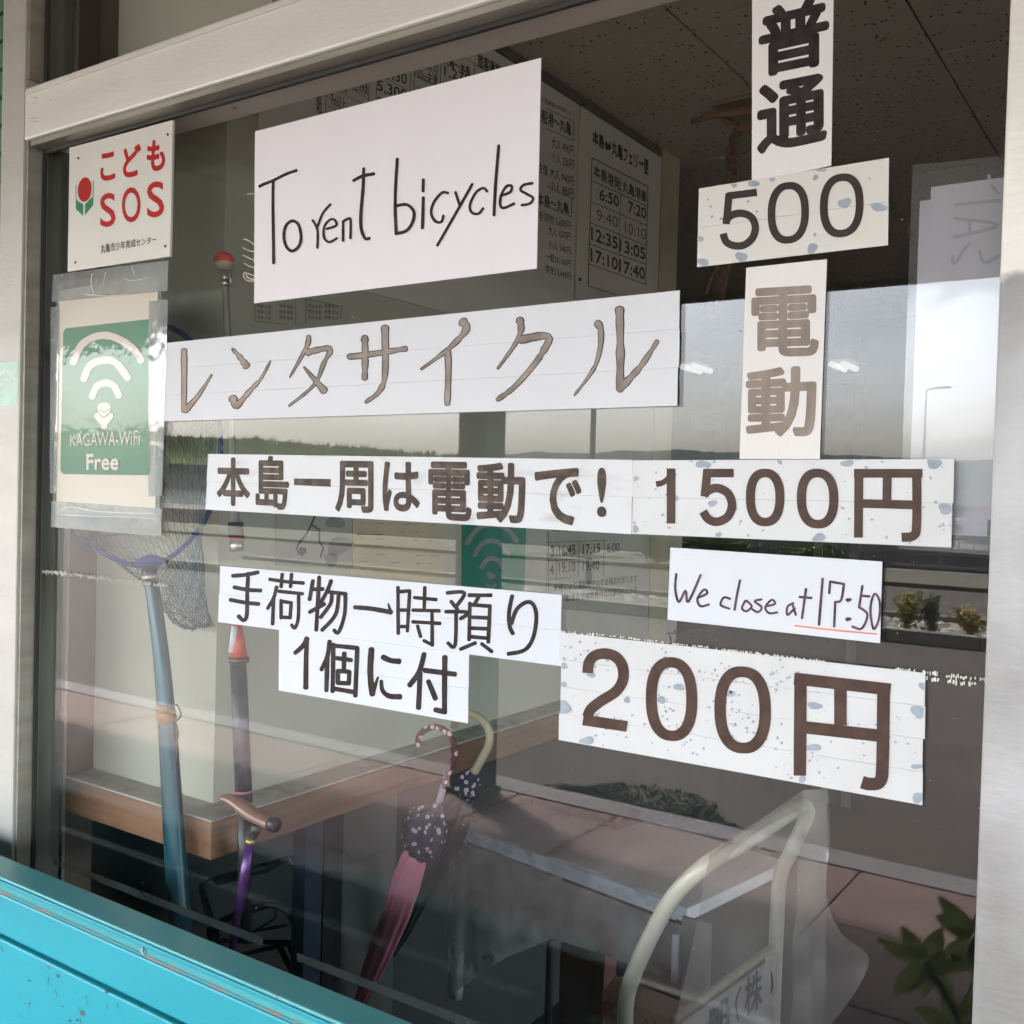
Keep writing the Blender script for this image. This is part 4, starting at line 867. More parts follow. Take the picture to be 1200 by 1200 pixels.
# ---- walking cane
Y = .045
cn = thing('walking_cane', 'walking cane with brown wooden handle and purple shaft leaning by the ledge corner', 'cane', on(270,1118,1,Y))
cw = mpp(on(290,960,1,Y))
tube('handle', crom([on(258,935,1,Y),on(270,937,1,Y),on(284,946,1,Y),on(300,957,1,Y),on(312,963,1,Y),on(321,966,1,Y)],5), [w*cw for w in [3,4,5,5.6,6.2,6.8,7.2,7.6,8,8.4,8.8,9,9,8.8,8.4,8,7.6,7.4,7.4,7.4,7.6,7.6,7.6,7.4,7.2,7]], mat('polished_cane_wood', (.20,.11,.075), .35, 0, (.15,.08,.055), 6, (1,1,5), coat=.3), cn, sides=16, flat=.75)
tube('handle_cap', [on(317,965,1,Y-.001), on(324,967,1,Y-.001)], 8.4*cw, BLK, cn, sides=14)
tube('stem', [on(303,966,1,Y), on(296,980,1,Y)], [7*cw, 5*cw], BLK, cn); tube('gold_ring', [on(294,983,1,Y), on(293,988,1,Y)], 5.8*cw, mat('brass', (.5,.34,.1), .3, .8), cn)
tube('shaft', [on(293,987,1,Y), on(284,1040,1,Y), on(270,1118,1,Y)], [5.2*cw, 6*cw, 4.8*cw], mat('purple_enamel', (.10,.03,.15), .25, .3), cn, sides=14)
# ---- folding black walker frame
wk = thing('luggage_frame', 'folded black tubular carrying frame under the wooden ledge', 'folding frame', (-1.08,.3,.75))
BT = mat('black_tube', (.018,.022,.022), .35)
def pz(x, y, d=.32): return on(220+x/4.8, 900+y/4.8, 1, d)
mw = mpp(pz(400,800))
tube('upper_hoop', crom([pz(140,900),pz(110,790),pz(80,680),pz(100,650),pz(160,635),pz(300,600),pz(450,555),pz(550,515),pz(590,530),pz(620,610),pz(625,740),pz(625,870)],4), 4.2*mw, BT, wk)
tube('foam_grip', [pz(165,632), pz(450,558)], 6*mw, BLK, wk)
tube('lower_hoop', crom([pz(150,980,.36),pz(150,900,.36),pz(200,860,.36),pz(380,790,.36),pz(480,765,.36),pz(560,800,.36),pz(610,900,.36),pz(630,1010,.36),pz(640,1120,.36)],4), 5*mw, BT, wk)
tube('cross_strut', [pz(200,970,.34), pz(620,985,.34), ], 3*mw, BT, wk); tube('cross_strut', [pz(310,1050,.33), pz(625,975,.33)], 3*mw, BT, wk)
tube('cross_strut', crom([pz(300,960,.34),pz(470,860,.34),pz(495,820,.34),pz(485,790,.34)],4), 1.6*mw, BT, wk); tube('cross_strut', [pz(300,930,.34), pz(560,885,.34)], 2*mw, BT, wk)
for a_, b_ in (((520,1010),(600,1180)),((570,990),(640,1180)),((150,870),(180,1000)),((120,900),(130,1000))): tube('leg', [pz(*a_,.35), pz(*b_,.35)], 3.6*mw, BT, wk)
# ---- umbrellas
def uz(x, y, d): return on(400+x/3.332, 830+y/3.332, 1, d)
def cone_folds(name, pts, radii, M, parent, folds=9, depth=.16, sides=54, flat=.6):
    vs, fs = [], []; N = len(pts)
    for i, p in enumerate(pts):
        a_ = pts[max(0,i-1)]; b_ = pts[min(N-1,i+1)]; t_ = (b_-a_).normalized(); u_ = t_.cross(Vector((0,1,0))).normalized(); w_ = t_.cross(u_)
        for q in range(sides):
            an = 2*math.pi*q/sides; r = radii[i]*(1+depth*math.sin(an*folds+i*.25)+.05*math.sin(an*3+i)); vs.append(p+r*(math.cos(an)*u_+flat*math.sin(an)*w_))
    for i in range(N-1):
        for q in range(sides): fs.append((i*sides+q, i*sides+(q+1) % sides, (i+1)*sides+(q+1) % sides, (i+1)*sides+q))
    fs.append(tuple(range(sides))[::-1]); fs.append(tuple((N-1)*sides+q for q in range(sides)))
    return mesh(name, vs, fs, M, parent, smooth=True)
def floral(name, base, dots, sc, th):
    M = mat(name, base, .7); n = M.node_tree.nodes; l = M.node_tree.links; b = n['Principled BSDF']; src = b.inputs['Base Color'].links[0].from_socket
    t = n.new('ShaderNodeTexCoord'); v = n.new('ShaderNodeTexVoronoi'); v.inputs['Scale'].default_value = sc; l.new(t.outputs['Object'], v.inputs[0])
    r = n.new('ShaderNodeMapRange'); r.inputs[1].default_value = th; r.inputs[2].default_value = th+.04; l.new(v.outputs['Distance'], r.inputs[0])
    m2 = n.new('ShaderNodeMix'); m2.data_type = 'RGBA'; l.new(r.outputs[0], m2.inputs[0]); m2.inputs[6].default_value = (*dots,1); l.new(src, m2.inputs[7]); l.new(m2.outputs[2], b.inputs['Base Color']); return M
FLR = floral('navy_floral', (.018,.02,.04), (.42,.36,.36), 95, .30); FLH = floral('floral_handle', (.11,.03,.04), (.6,.42,.40), 75, .30)
um = thing('pink_umbrella', 'closed pink umbrella with navy floral top and floral hooked handle', 'umbrella', on(418,1185,1,.42))
D1 = .42; uw = mpp(uz(300,500,D1))
tube('handle', crom([uz(308,150,D1),uz(300,120,D1),uz(320,90,D1),uz(365,72,D1),uz(410,90,D1),uz(440,140,D1),uz(440,200,D1),uz(415,260,D1),uz(400,310,D1)],5), 3.6*uw, FLH, um, sides=12)
tube('shaft', [uz(400,300,D1), uz(370,410,D1)], 4*uw, mat('shaft_clear', (.26,.22,.28), .3), um)
cone_folds('floral_frill', [uz(385,355,D1),uz(375,400,D1),uz(345,440,D1),uz(325,490,D1),uz(310,540,D1),uz(300,575,D1)], [3*uw,11*uw,25*uw,28*uw,25*uw,17*uw], FLR, um, 7, .14)
PKU = mat('dusty_pink_cloth', (.60,.22,.29), .75, 0, (.50,.17,.23), 8, bump=.3, bscale=80)
cone_folds('canopy', [uz(300,560,D1),uz(285,590,D1),uz(250,690,D1),uz(210,810,D1),uz(165,920,D1),uz(115,1040,D1),uz(65,1170,D1)], [12*uw,16*uw,18*uw,17*uw,15.5*uw,13*uw,7*uw], PKU, um, 8, .13)
gu = thing('dark_umbrella', 'closed dark green umbrella with cream cane handle behind the pink umbrella', 'umbrella', on(470,1120,1,.48))
D2 = .50
tube('handle', crom([uz(440,75,D2),uz(455,40,D2),uz(500,22,D2),uz(550,45,D2),uz(578,90,D2),uz(575,145,D2),uz(550,195,D2),uz(520,250,D2)],5), 5*uw, mat('cream_cane_handle', (.42,.38,.24), .5, 0, (.34,.30,.19), 10), gu, sides=14)
cone_folds('frill', [uz(520,245,D2),uz(505,275,D2),uz(490,320,D2),uz(500,360,D2)], [6*uw,13*uw,16*uw,9*uw], FLR, gu, 8, .16)
DGU = mat('dark_green_cloth', (.02,.045,.042), .7)
cone_folds('canopy', [uz(480,340,D2),uz(455,400,D2),uz(420,480,D2),uz(385,560,D2),uz(340,660,D2),uz(290,760,D2),uz(240,870,D2),uz(200,960,D2)], [14*uw,20*uw,22*uw,18*uw,15*uw,13*uw,10*uw,4*uw], DGU, gu, 7, .14)
# ---- table under plastic
tbl = thing('white_table', 'low white edged table covered in clear plastic sheet behind the umbrellas', 'table', (-1.0,1.0,.02))
Z8 = .8
A_, B_ = Vector((-1.275,.905,Z8)), Vector((-.70,.803,Z8)); ex = (B_-A_).normalized(); ey = Vector((-ex.y, ex.x, 0)); D_ = A_+ey*.33; C_ = B_+ey*.33
def slab(name, a, b, c, d, h, M, parent): 
    z = Vector((0,0,h)); return mesh(name, [a-z,b-z,c-z,d-z,a,b,c,d], BOXF, M, parent)
EDGE = mat('marbled_white_edge', (.74,.82,.86), .3, 0, (.50,.60,.66), 22, lo=.45, hi=.6, coat=.5)
slab('table_top', A_, B_, C_, D_, .022, mat('grey_table_top', (.78,.79,.76), .5, 0, (.70,.71,.68), 6), tbl)
f_ = Vector((0,-.004,0)); slab('front_band', A_+f_+Vector((0,0,.001)), B_+f_+Vector((0,0,.001)), B_-ex*0+Vector((0,-.0005,.001)), A_+Vector((0,-.0005,.001)), .026, EDGE, tbl)
tube('leg', [A_+Vector((.012,.012,-.02)), Vector((A_.x+.012, A_.y+.012, .45)), Vector((A_.x+.012, A_.y+.012, .43))], [.013,.013,.011], mat('grey_white_leg', (.50,.53,.52), .4, 0, (.38,.40,.40), 25), tbl)
for q in (B_, C_, D_): tube('leg', [q+Vector((0,0,-.022))-ex*.012, Vector((q.x-ex.x*.012, q.y, .02))], .009, BLK, tbl)
p_, q_ = D_-ey*.004, C_-ey*.004; bk = [p_-Vector((0,0,.0)), q_, q_+Vector((0,0,.012)), p_+Vector((0,0,.012))]
box('wood_leg', *sorted((on(656,1120,1,.97).x, on(709,1120,1,.97).x)), .97, 1.02, .02, .775, mat('red_brown_wood', (.15,.06,.035), .5, 0, (.11,.045,.028), 7, (1,1,.15), bump=.2), tbl, bev=.003)
tray = thing('black_tray', 'black flat tray lying on the table under the plastic', 'tray', D_+ex*.15-ey*.1)
a_ = A_+ex*.02+ey*.22; slab('tray', *(a_+Vector((0,0,.018))+v for v in (Vector(), ex*.24, ex*.24+ey*.10, ey*.10)), .016, mat('tray_black', (.03,.04,.04), .35), tray)
VNL = film('clear_vinyl', (.74,.77,.74), .55, .04, .6, 30, .16); VN2 = film('cloudy_vinyl', (.62,.62,.55), .84, .03, .2, 10, .2)
# crumpled vinyl hanging from the table's front
def drape(name, top, bot_, n_, m_, M, parent, amp=.008, nrm=Vector((0,-1,0)), fr=11):
    vs, fs = [], []
    for j in range(m_+1):
        for i in range(n_+1):
            u = i/n_; v = j/m_; a = bil_poly(top, u); b = bil_poly(bot_, u); p = a.lerp(b, v)
            p = p + nrm*(amp*(.3+v)*(noise.noise(Vector((p.x*fr, p.z*fr*.8, 3.1)))+.5*noise.noise(Vector((p.x*fr*3, p.z*fr*3, 1))))+.003)
            vs.append(p)
    K = (m_+1)*(n_+1); vs += [p - nrm*.0006 for p in vs]
    for j in range(m_):
        for i in range(n_): a = j*(n_+1)+i; fs.append((a,a+1,a+n_+2,a+n_+1)); fs.append((K+a,K+a+n_+1,K+a+n_+2,K+a+1))
    return mesh(name, vs, fs, M, parent, smooth=True)
def bil_poly(P, u):
    u *= len(P)-1; i = min(int(u), len(P)-2); return P[i].lerp(P[i+1], u-i)
g_ = Vector((0,-.008,-.027))
drape('plastic_drape', [A_+g_, A_.lerp(B_,.5)+g_, B_+g_], [Vector((A_.x,A_.y,.46))+g_, Vector((A_.x+.10,A_.y-.018,.55))+g_, A_.lerp(B_,.30)+g_-Vector((0,0,.19)), A_.lerp(B_,.5)+g_-Vector((0,0,.115)), A_.lerp(B_,.72)+g_-Vector((0,0,.105)), B_+g_-Vector((0,0,.10))], 60, 16, VNL, tbl, .012)
drape('plastic_cover', [D_+ey*.01+Vector((0,0,.03)), D_.lerp(C_,.4)+Vector((0,0,.018)), C_+Vector((0,0,.03))], [A_+Vector((0,-.005,.004)), B_+Vector((0,-.005,.004))], 40, 14, film('cover_vinyl', (.60,.61,.58), .95, .03, .4, 14, .25), tbl, .006, Vector((0,0,1)))
# ---- cream handrail frame with vinyl
hr = thing('handrail_frame', 'cream painted tubular handrail frame standing behind the lower right glass', 'handrail', (-.48,.55,.02))
CRT = mat('cream_tube_paint', (.53,.52,.41), .35, 0, (.47,.46,.36), 6, (1,1,1), fleck=(.10,.09,.06), fscale=45, fthr=.78, coat=.2)
hx = lambda x, y, d: on(x, y, 1, d)
tw = mpp(hx(840,1010,.4)); 
rail = crom([hx(733,1215,.4), hx(735,1165,.4), hx(757,1108,.4), hx(790,1050,.4), hx(830,1012,.41), hx(868,990,.47), hx(905,966,.56), hx(938,946,.655), hx(946,950,.68), hx(942,965,.69), hx(926,1000,.7), hx(914,1030,.7), hx(910,1090,.7), hx(905,1210,.7)], 7)
tube('rail_tube', rail, .0108, CRT, hr, sides=18)
for p in (rail[0], rail[-1]): tube('leg', [p, Vector((p.x, p.y, .02))], .0108, CRT, hr, sides=16)
tube('lower_bar', [hx(905,1110,.69), hx(790,1195,.42)], .006, mat('tan_bar', (.33,.29,.2), .5), hr)
sp = thing('white_bracket_post', 'slim pale post standing between the table and the cream handrail', 'post', (-.68,.62,.02))
a_ = on(793,1095,1,.66); box('post', a_.x-.006, a_.x+.006, .655, .667, .02, a_.z, mat('pale_post', (.5,.56,.58), .4, 0, (.42,.48,.5), 30), sp, bev=.002)
box('panel', a_.x+.008, a_.x+.055, .66, .666, .02, a_.z+.03, mat('grey_panel', (.17,.19,.17), .6), sp)
vc = thing('vinyl_cover', 'cloudy transparent vinyl sheet draped over the cream handrail', 'plastic sheet', (-.42,.6,.7))
top_ = [hx(838,1006,.395), hx(868,986,.46), hx(905,962,.55), hx(945,934,.66), hx(973,932,.70)]
bot2 = [hx(788,1215,.39), hx(850,1215,.46), hx(905,1215,.55), hx(950,1215,.60), hx(965,1210,.66)]
drape('front_sheet', [p+Vector((-.001,-.016,.014)) for p in top_], bot2, 40, 30, VN2, vc, .006, Vector((.7,-.7,0)), 9)
drape('side_sheet', crom([hx(972,932,.70), hx(973,990,.71), hx(968,1045,.69), hx(986,1092,.70), hx(1018,1120,.71), hx(1004,1160,.70), hx(962,1215,.70)], 6), [hx(940,960,.71), hx(935,1000,.71), hx(935,1060,.71), hx(930,1100,.71), hx(930,1130,.71), hx(930,1170,.71), hx(925,1215,.71)], 36, 12, VN2, vc, .004, Vector((0,-1,0)), 14)
pb = thing('paper_banner', 'white paper strip with handwritten kanji hanging from the handrail crossbar', 'paper', (-.47,.56,.8))
BP = hx(797,1190,.43); BQ = hx(903,1115,.678); BN = (BQ-BP).cross(Vector((0,0,1))).normalized()
if BN.y > 0: BN = -BN
def dp(x, y):     # point on the slanted vertical plane of the handrail
    r_ = ray(x, y); t_ = (BP-CAM).dot(BN)/r_.dot(BN); return CAM + r_*t_
c = [dp(800,1198), dp(903,1124), dp(903,1215), dp(800,1262)]; nrm_ = BN
sheet('paper', c, .0005, nrm_, film('thin_paper', (.72,.72,.69), .25, .02), pb, nu=6, nv=4)
_on = on
def with_plane(fn): 
    global on; on = lambda x, y, a, v: dp(x, y)+nrm_*.0015
    fn(); on = _on
def wr_():
    k = Ink(0, 0, nrm_, .0004)
    k.strokes([[(867,1156),(861,1174),(864,1195)]], 0, 0, 1, 2.2, 1.6)
    k.text('株', [(871,1147),(892,1133),(892,1178),(871,1194)], .02); k.text('船', [(828,1180),(855,1163),(855,1202),(828,1218)], .03)
    k.build('lettering', mat('banner_ink', (.02,.02,.03), .5, spec=.1), pb)
with_plane(wr_)
tg = sheet('paper_tag', [hx(897,1121,.683), hx(909,1121,.683), hx(908,1180,.683), hx(896,1180,.683)], .0006, NF, mat('tag_white', (.70,.71,.70), .6), pb)
k = Ink(1, .6822, NF, .0003); k.strokes([[(898.5,1129),(904,1142),(904.5,1160),(898.5,1173)]], 0, 0, 1, 2.4, 1.8); k.build('bracket_mark', MATS['banner_ink'], pb)
bx = thing('cardboard_box', 'cardboard box with red letters at the foot of the handrail', 'box', on(745,1240,1,.5))
c = [on(706,1163,1,.5), on(789,1197,1,.5), on(789,1290,1,.5), on(706,1260,1,.5)]
CB = mat('cardboard', (.30,.21,.12), .8, 0, (.25,.17,.10), 10); vs = c+[p+Vector((0,.10,0)) for p in c]
mesh('carton', vs, [(0,3,2,1),(3,7,6,2),(0,4,7,3),(1,2,6,5),(7,4,5,6)], CB, bx)
mesh('flap', [c[0]+Vector((0,0,.001)), c[1]+Vector((0,0,.001)), c[1]+Vector((.01,.02,.02)), c[0]+Vector((.01,.02,.02))], [(0,1,2,3)], CB, bx)
k = Ink(1, .4995, NF, .0004); k.text('RY', [(708,1172),(735,1181),(735,1200),(708,1190)], .02); k.text('AL', [(750,1190),(775,1198),(775,1216),(750,1208)], .02); k.build('lettering', mat('box_red', (.38,.06,.04), .7), bx)
# ================================================================== OUTSIDE, IN FRONT OF THE WINDOW
TEAL = mat('turquoise_paint', (.018,.32,.385), .42, 0, (.014,.25,.31), 3.2, (.3,1,1), bump=.25, bscale=18, fleck=(.05,.17,.20), fscale=17, fthr=.70)
TEALD = mat('turquoise_top_edge', (.05,.30,.32), .38, 0, (.075,.34,.35), 6, (.3,1,1), bump=.3, bscale=25, fleck=(.17,.14,.12), fscale=60, fthr=.72, coat=.3)
WORN = mat('worn_brown_edge', (.26,.15,.10), .8, 0, (.06,.22,.25), 30, lo=.42, hi=.56)
bn = thing('turquoise_bench', 'turquoise painted wooden bench standing against the wall below the window', 'bench', (-1.3,-.3,0))
X0, X1 = -2.6, -.46
zt = 1.030
box('top_cap', X0, X1, -.136, -.098, zt-.0165, zt, TEALD, bn, bev=.002)
box('cap_bead', X0, X1, -.1385, -.1362, zt-.0075, zt-.003, TEAL, bn, bev=.0008)
box('worn_edge', X0, X1, -.1352, -.118, zt-.0195, zt-.0167, WORN, bn)
zz = zt-.0198
for h in (.047, .13, .13, .13):
    box('plank', X0, X1, -.1365, -.116, zz-h, zz, TEAL, bn, bev=.0025); zz -= h+.0055
for px_, py_ in ((168,1114),): 
    p = on(px_, py_, 1, -.1368); tube('bolt', [p+Vector((0,.002,0)), p-Vector((0,.0012,0))], .0036, mat('bolt_teal', (.3,.5,.52), .35, .4), bn, sides=12, smooth=False); 
    p = on(px_, py_, 1, -.1381); box('bolt_slot', p.x-.0006, p.x+.0006, p.y-.0003, p.y+.0003, p.z-.0024, p.z+.0024, BLK, bn)
k = Ink(1, -.1367, NF, .0003)
for _ in range(70):
    x = random.uniform(0,330); y = 1095+x*.47+random.uniform(5,90)
    if random.random() < .6: k.blob(x, y, random.uniform(.5,1.7), random.uniform(.4,1.4), 7)
    else: a_ = random.uniform(-.6,.6)+1.5; L_ = random.uniform(3,14); k.stroke([(x,y),(x+L_*math.cos(a_)*.5,y+L_*math.sin(a_))], .8, .4, jit=.5)
k.blob(97,1187,3.2,.9,9); k.build('chip', mat('chipped_dark_wood', (.07,.10,.10), .8), bn)
for xs in (X0+.05, -1.5, X1-.1): box('back_post', xs, xs+.05, -.1155, -.09, 0, zt-.02, TEAL, bn, bev=.003); box('leg', xs, xs+.05, -.50, -.45, 0, .43, TEAL, bn, bev=.003); box('seat_bearer', xs, xs+.05, -.50, -.117, .431, .47, TEAL, bn)
for i in range(4): box('seat_slat', X0, X1, -.52+i*.10, -.43+i*.10, .471, .495, TEAL, bn, bev=.003)

# ---- plant by the bench end, seen mirrored in the glass
LEAF = mat('leathery_leaf', (.12,.13,.04), .45, 0, (.16,.17,.06), 12, coat=.15)
_n = LEAF.node_tree.nodes; _l = LEAF.node_tree.links; _t = _n.new('ShaderNodeBsdfTranslucent'); _t.inputs[0].default_value = (.40,.46,.12,1); _m = _n.new('ShaderNodeMixShader'); _m.inputs[0].default_value = .5
_l.new(_n['Principled BSDF'].outputs[0], _m.inputs[1]); _l.new(_t.outputs[0], _m.inputs[2]); _l.new(_m.outputs[0], _n['Material Output'].inputs[0]); LEAFY = mat('yellow_green_leaf', (.16,.17,.03), .6, 0, (.10,.13,.03), 20)
def leaf_mesh(vs, fs, p, d, up_, L_, w_, fold=.15, bend=.2):
    s_ = d.cross(up_).normalized(); n_ = s_.cross(d).normalized(); b = len(vs); K = 6
    for i in range(K+1):
        t_ = i/K; c = p + d*(L_*t_) - n_*(bend*L_*t_*t_); hw = w_*math.sin(math.pi*min(1,(t_*.96+.02))**.75)**.75*.5
        vs += [c-s_*hw+n_*(fold*hw), c, c+s_*hw+n_*(fold*hw)]
    for i in range(K):
        for q in (0,1): a = b+i*3+q; fs.append((a, a+1, a+4, a+3))
pt = thing('potted_plant', 'potted shrub with leathery oval leaves mirrored in the lower right corner of the glass', 'plant', (-.2,-.45,0))
lathe('pot', Vector((-.16,-.47,0)), [(.10,0),(.115,.03),(.14,.26),(.15,.27),(.15,.29),(.135,.29),(.12,.24)], mat('terracotta', (.28,.12,.07), .8), pt)
BARK = mat('bark', (.10,.075,.05), .9)
def mirr(px, py, y):
    d = ray(px, py); t = (-y-CAM.y)/d.y; p = CAM+t*d; return Vector((p.x, -p.y, p.z))
base = Vector((-.16,-.47,.24))
tips = [(1065,1080,-.44),(1030,1110,-.43),(1085,1130,-.45),(1135,1080,-.44),(1120,1130,-.47),(1150,1110,-.46),(1095,1190,-.44),(1130,1200,-.46),(1160,1170,-.45),(1150,1225,-.47),(1190,1150,-.46),(1180,1230,-.45),(1075,1225,-.46)]
hub = mirr(1150,1260,-.46)
tube('stem', crom([base, base.lerp(hub,.5)+Vector((.02,0,0)), hub],5), [.012]*6+[.009]*5, BARK, pt, sides=8)
random.seed(11)
lv, lf = [], []
mids = []
for (x,y,d) in [(1083,1130,-.445),(1142,1100,-.45),(1120,1205,-.45),(1180,1160,-.46)]:
    m_ = mirr(x, y, d); mids.append(m_); tube('twig', crom([hub, hub.lerp(m_,.6)+Vector((0,0,.01)), m_],4), .0035, BARK, pt, sides=6)
    for q in range(7):
        an = 2*math.pi*q/7+.3+random.uniform(-.2,.2); dd_ = Vector((math.cos(an), random.uniform(-.25,.35), math.sin(an))).normalized()
        vs_, fs_ = [], []; leaf_mesh(vs_, fs_, m_+dd_*.004, dd_, Vector((.15,1,.1)), random.uniform(.040,.054), random.uniform(.020,.025)); mesh('leaf', vs_, fs_, LEAF, pt, smooth=True)

# ---- pavement, kerb, road
PAV = mat('reddish_paving', (.125,.074,.064), .8, 0, (.10,.062,.054), 4, bump=.4, bscale=40, fleck=(.2,.14,.12), fscale=12, fthr=.66)
PAVB = mat('paving_joint', (.16,.12,.10), .9)
ASP = mat('asphalt', (.042,.034,.028), .9, 0, (.055,.045,.037), 1.2, bump=.6, bscale=150)
struct(box('pavement', -14, 8, -3.40, .0, -.15, -.012, PAVB)); pav = bpy.data.objects['pavement']
pm = None; sx_, sy_ = .55, .563
for i in range(-17, 5):
    for j in range(6):
        if pm is None: o = box('paving_slab', .003, sx_-.003, .003, sy_-.003, -.0118, 0, PAV, pav, bev=.002, seg=1); pm = o.data
        else: o = bpy.data.objects.new('paving_slab', pm); C.objects.link(o); o.parent = pav
        o.location = (i*sx_, -3.395+j*sy_, random.uniform(0,.0015))
stripe = box('pale_strip', -14, 8, -2.035, -2.0, .002, .006, mat('pale_line', (.62,.60,.55), .7, 0, (.5,.48,.44), 8)); struct(stripe)
struct(box('kerb', -14, 8, -3.58, -3.401, -.16, .003, mat('kerb_concrete', (.15,.135,.14), .85, 0, (.12,.11,.115), 3, bump=.4)))
struct(box('road', -60, 60, -44, -3.581, -.4, -.14, ASP))
struct(box('ground', -60, 60, -3.58, 20, -.5, -.151, ASP))
# far planting bed with kerb, gravel and shrubs
KC = mat('bed_kerb', (.19,.18,.145), .85, 0, (.15,.14,.115), 2, bump=.4)
x_ = -16.0
kb = struct(box('bed_border', -16, 6, -13.2, -11.5, -.14, -.06, mat('bed_soil', (.10,.085,.06), .9)))
while x_ < 6: box('kerb_stone', x_, x_+.992, -11.5, -11.36, -.14, .015, KC, kb, bev=.01, seg=1); box('kerb_stone', x_, x_+.992, -13.34, -13.2, -.14, .015, KC, kb, bev=.01, seg=1); x_ += 1.0
random.seed(3); V, Fc = [], []
for _ in range(2600):
    x = random.uniform(-9,2); y = random.uniform(-13.1,-11.52); r = random.uniform(.018,.045); b = len(V); a0 = random.random()*3
    for q in range(4): V.append((x+r*math.cos(a0+q*1.57), y+r*math.sin(a0+q*1.57)*.8, -.06+random.uniform(0,.01)))
    V.append((x,y,-.06+r*.9)); Fc += [(b,b+1,b+4),(b+1,b+2,b+4),(b+2,b+3,b+4),(b+3,b,b+4)]
mesh('gravel', V, Fc, mat('pale_gravel', (.55,.53,.47), .8, 0, (.35,.34,.3), 3), None, kind='stuff', label='pale gravel covering the planting bed across the road', cat='gravel')
def shrub(x, y, z, h, w, n, M, label, group=None, loc_cat='shrub', L_=.05):
    t = thing('shrub', label, loc_cat, (x,y,z), group); st = []
    vs, fs = [], []
    for s in range(9):
        an = random.random()*6.28; r = w*random.uniform(.2,1); tip = Vector((x+r*math.cos(an), y+r*math.sin(an)*.7, z+h*random.uniform(.55,1))); b_ = Vector((x+random.uniform(-.04,.04), y, z)); mid = b_.lerp(tip,.5)+Vector((0,0,h*.08))
        pth = crom([b_, mid, tip],4); st.append((pth, h*.012))
        for q in range(n//9):
            p = pth[random.randint(2, len(pth)-1)]+Vector((random.gauss(0,w*.16), random.gauss(0,w*.14), random.gauss(0,h*.09))); d_ = Vector((random.gauss(0,1), random.gauss(0,1), random.gauss(.5,.8))).normalized()
            s_ = d_.orthogonal().normalized()*L_*.3; b = len(vs); vs += [p, p+d_*L_*.5+s_, p+d_*L_, p+d_*L_*.5-s_]; fs.append((b,b+1,b+2,b+3))
    multi_tube('branches', st, BARK, t, sides=5); mesh('foliage', vs, fs, M, t)
YG = mat('yellow_green_foliage', (.42,.38,.06), .7, 0, (.22,.26,.06), 6, lo=.35, hi=.6); DG = mat('grey_green_foliage', (.17,.21,.09), .7, 0, (.10,.15,.06), 5); RG2 = mat('orange_green_foliage', (.48,.28,.06), .7, 0, (.24,.26,.06), 8, lo=.35, hi=.6)
shrub(-2.86,-11.75,-.06,.46,.17,500,YG,'yellow green shrub mirrored under the pocket at the right of the glass',L_=.055)
shrub(-2.62,-11.95,-.06,.42,.16,460,DG,'darker green shrub touching the yellow green one in the gravel bed',L_=.055)
shrub(-2.17,-11.9,-.06,.30,.20,420,RG2,'low orange tinged shrub at the right end of the gravel bed',L_=.055)
shrub(-4.3,-12.2,-.06,.4,.25,400,DG,'grey green shrub in the gravel bed further left',L_=.055)
# wide verge, guard rail, hedges at the left
VG = mat('dry_verge', (.09,.085,.055), .9, 0, (.065,.065,.04), 1.2, bump=.5, bscale=8)
struct(box('verge', -60, 60, -22.5, -19.2, -.139, -.06, VG))
struct(box('quay_apron', -60, 60, -44, -22.51, -.139, -.10, mat('concrete_apron', (.125,.12,.11), .9, 0, (.10,.095,.09), .4)))
lwall = thing('low_concrete_wall', 'low pale concrete wall behind the verge across the road', 'wall', (-10,-24,-.1)); 
for i in range(12): box('wall_panel', -46+i*5, -46+i*5+4.98, -24.2, -24.0, -.1, .42, mat('pale_concrete', (.13,.125,.115), .85, 0, (.10,.10,.095), 1.5), lwall)
gr_ = thing('guard_fence', 'white railing fence with thin uprights behind the far hedges', 'fence', (-9,-23,-.06))
FW = mat('fence_white', (.24,.235,.21), .6)
boxes('rail', [(-16,-3,-23.04,-23.0,.80,.86),(-16,-3,-23.04,-23.0,.02,.07)], FW, gr_)
x_ = -16
while x_ < -3: box('post', x_, x_+.05, -23.05, -22.99, -.06, .9, FW, gr_); x_ += 1.6
V = []; x_ = -15.9
while x_ < -3: V.append((x_, x_+.02, -23.03, -23.01, .07, .80)); x_ += .14
boxes('baluster', V, FW, gr_, kind='stuff')
for i, (x, y, w, h, M_, lab) in enumerate(((-9.9,-19.6,.75,.62,DG,'rounded grey green bush mirrored above the lower timetable'),(-8.7,-20.2,.8,.75,DG,'larger rounded bush right of the first one on the verge'),(-7.2,-21.5,.7,.6,DG,'bush at the right end of the row on the verge'),(-12.5,-20.6,1.0,.7,DG,'wide bush at the left end of the row on the verge'))):
    shrub(x, y, -.06, h, w, 1300, M_, lab, 'bushes on the verge', 'bush', L_=.12)
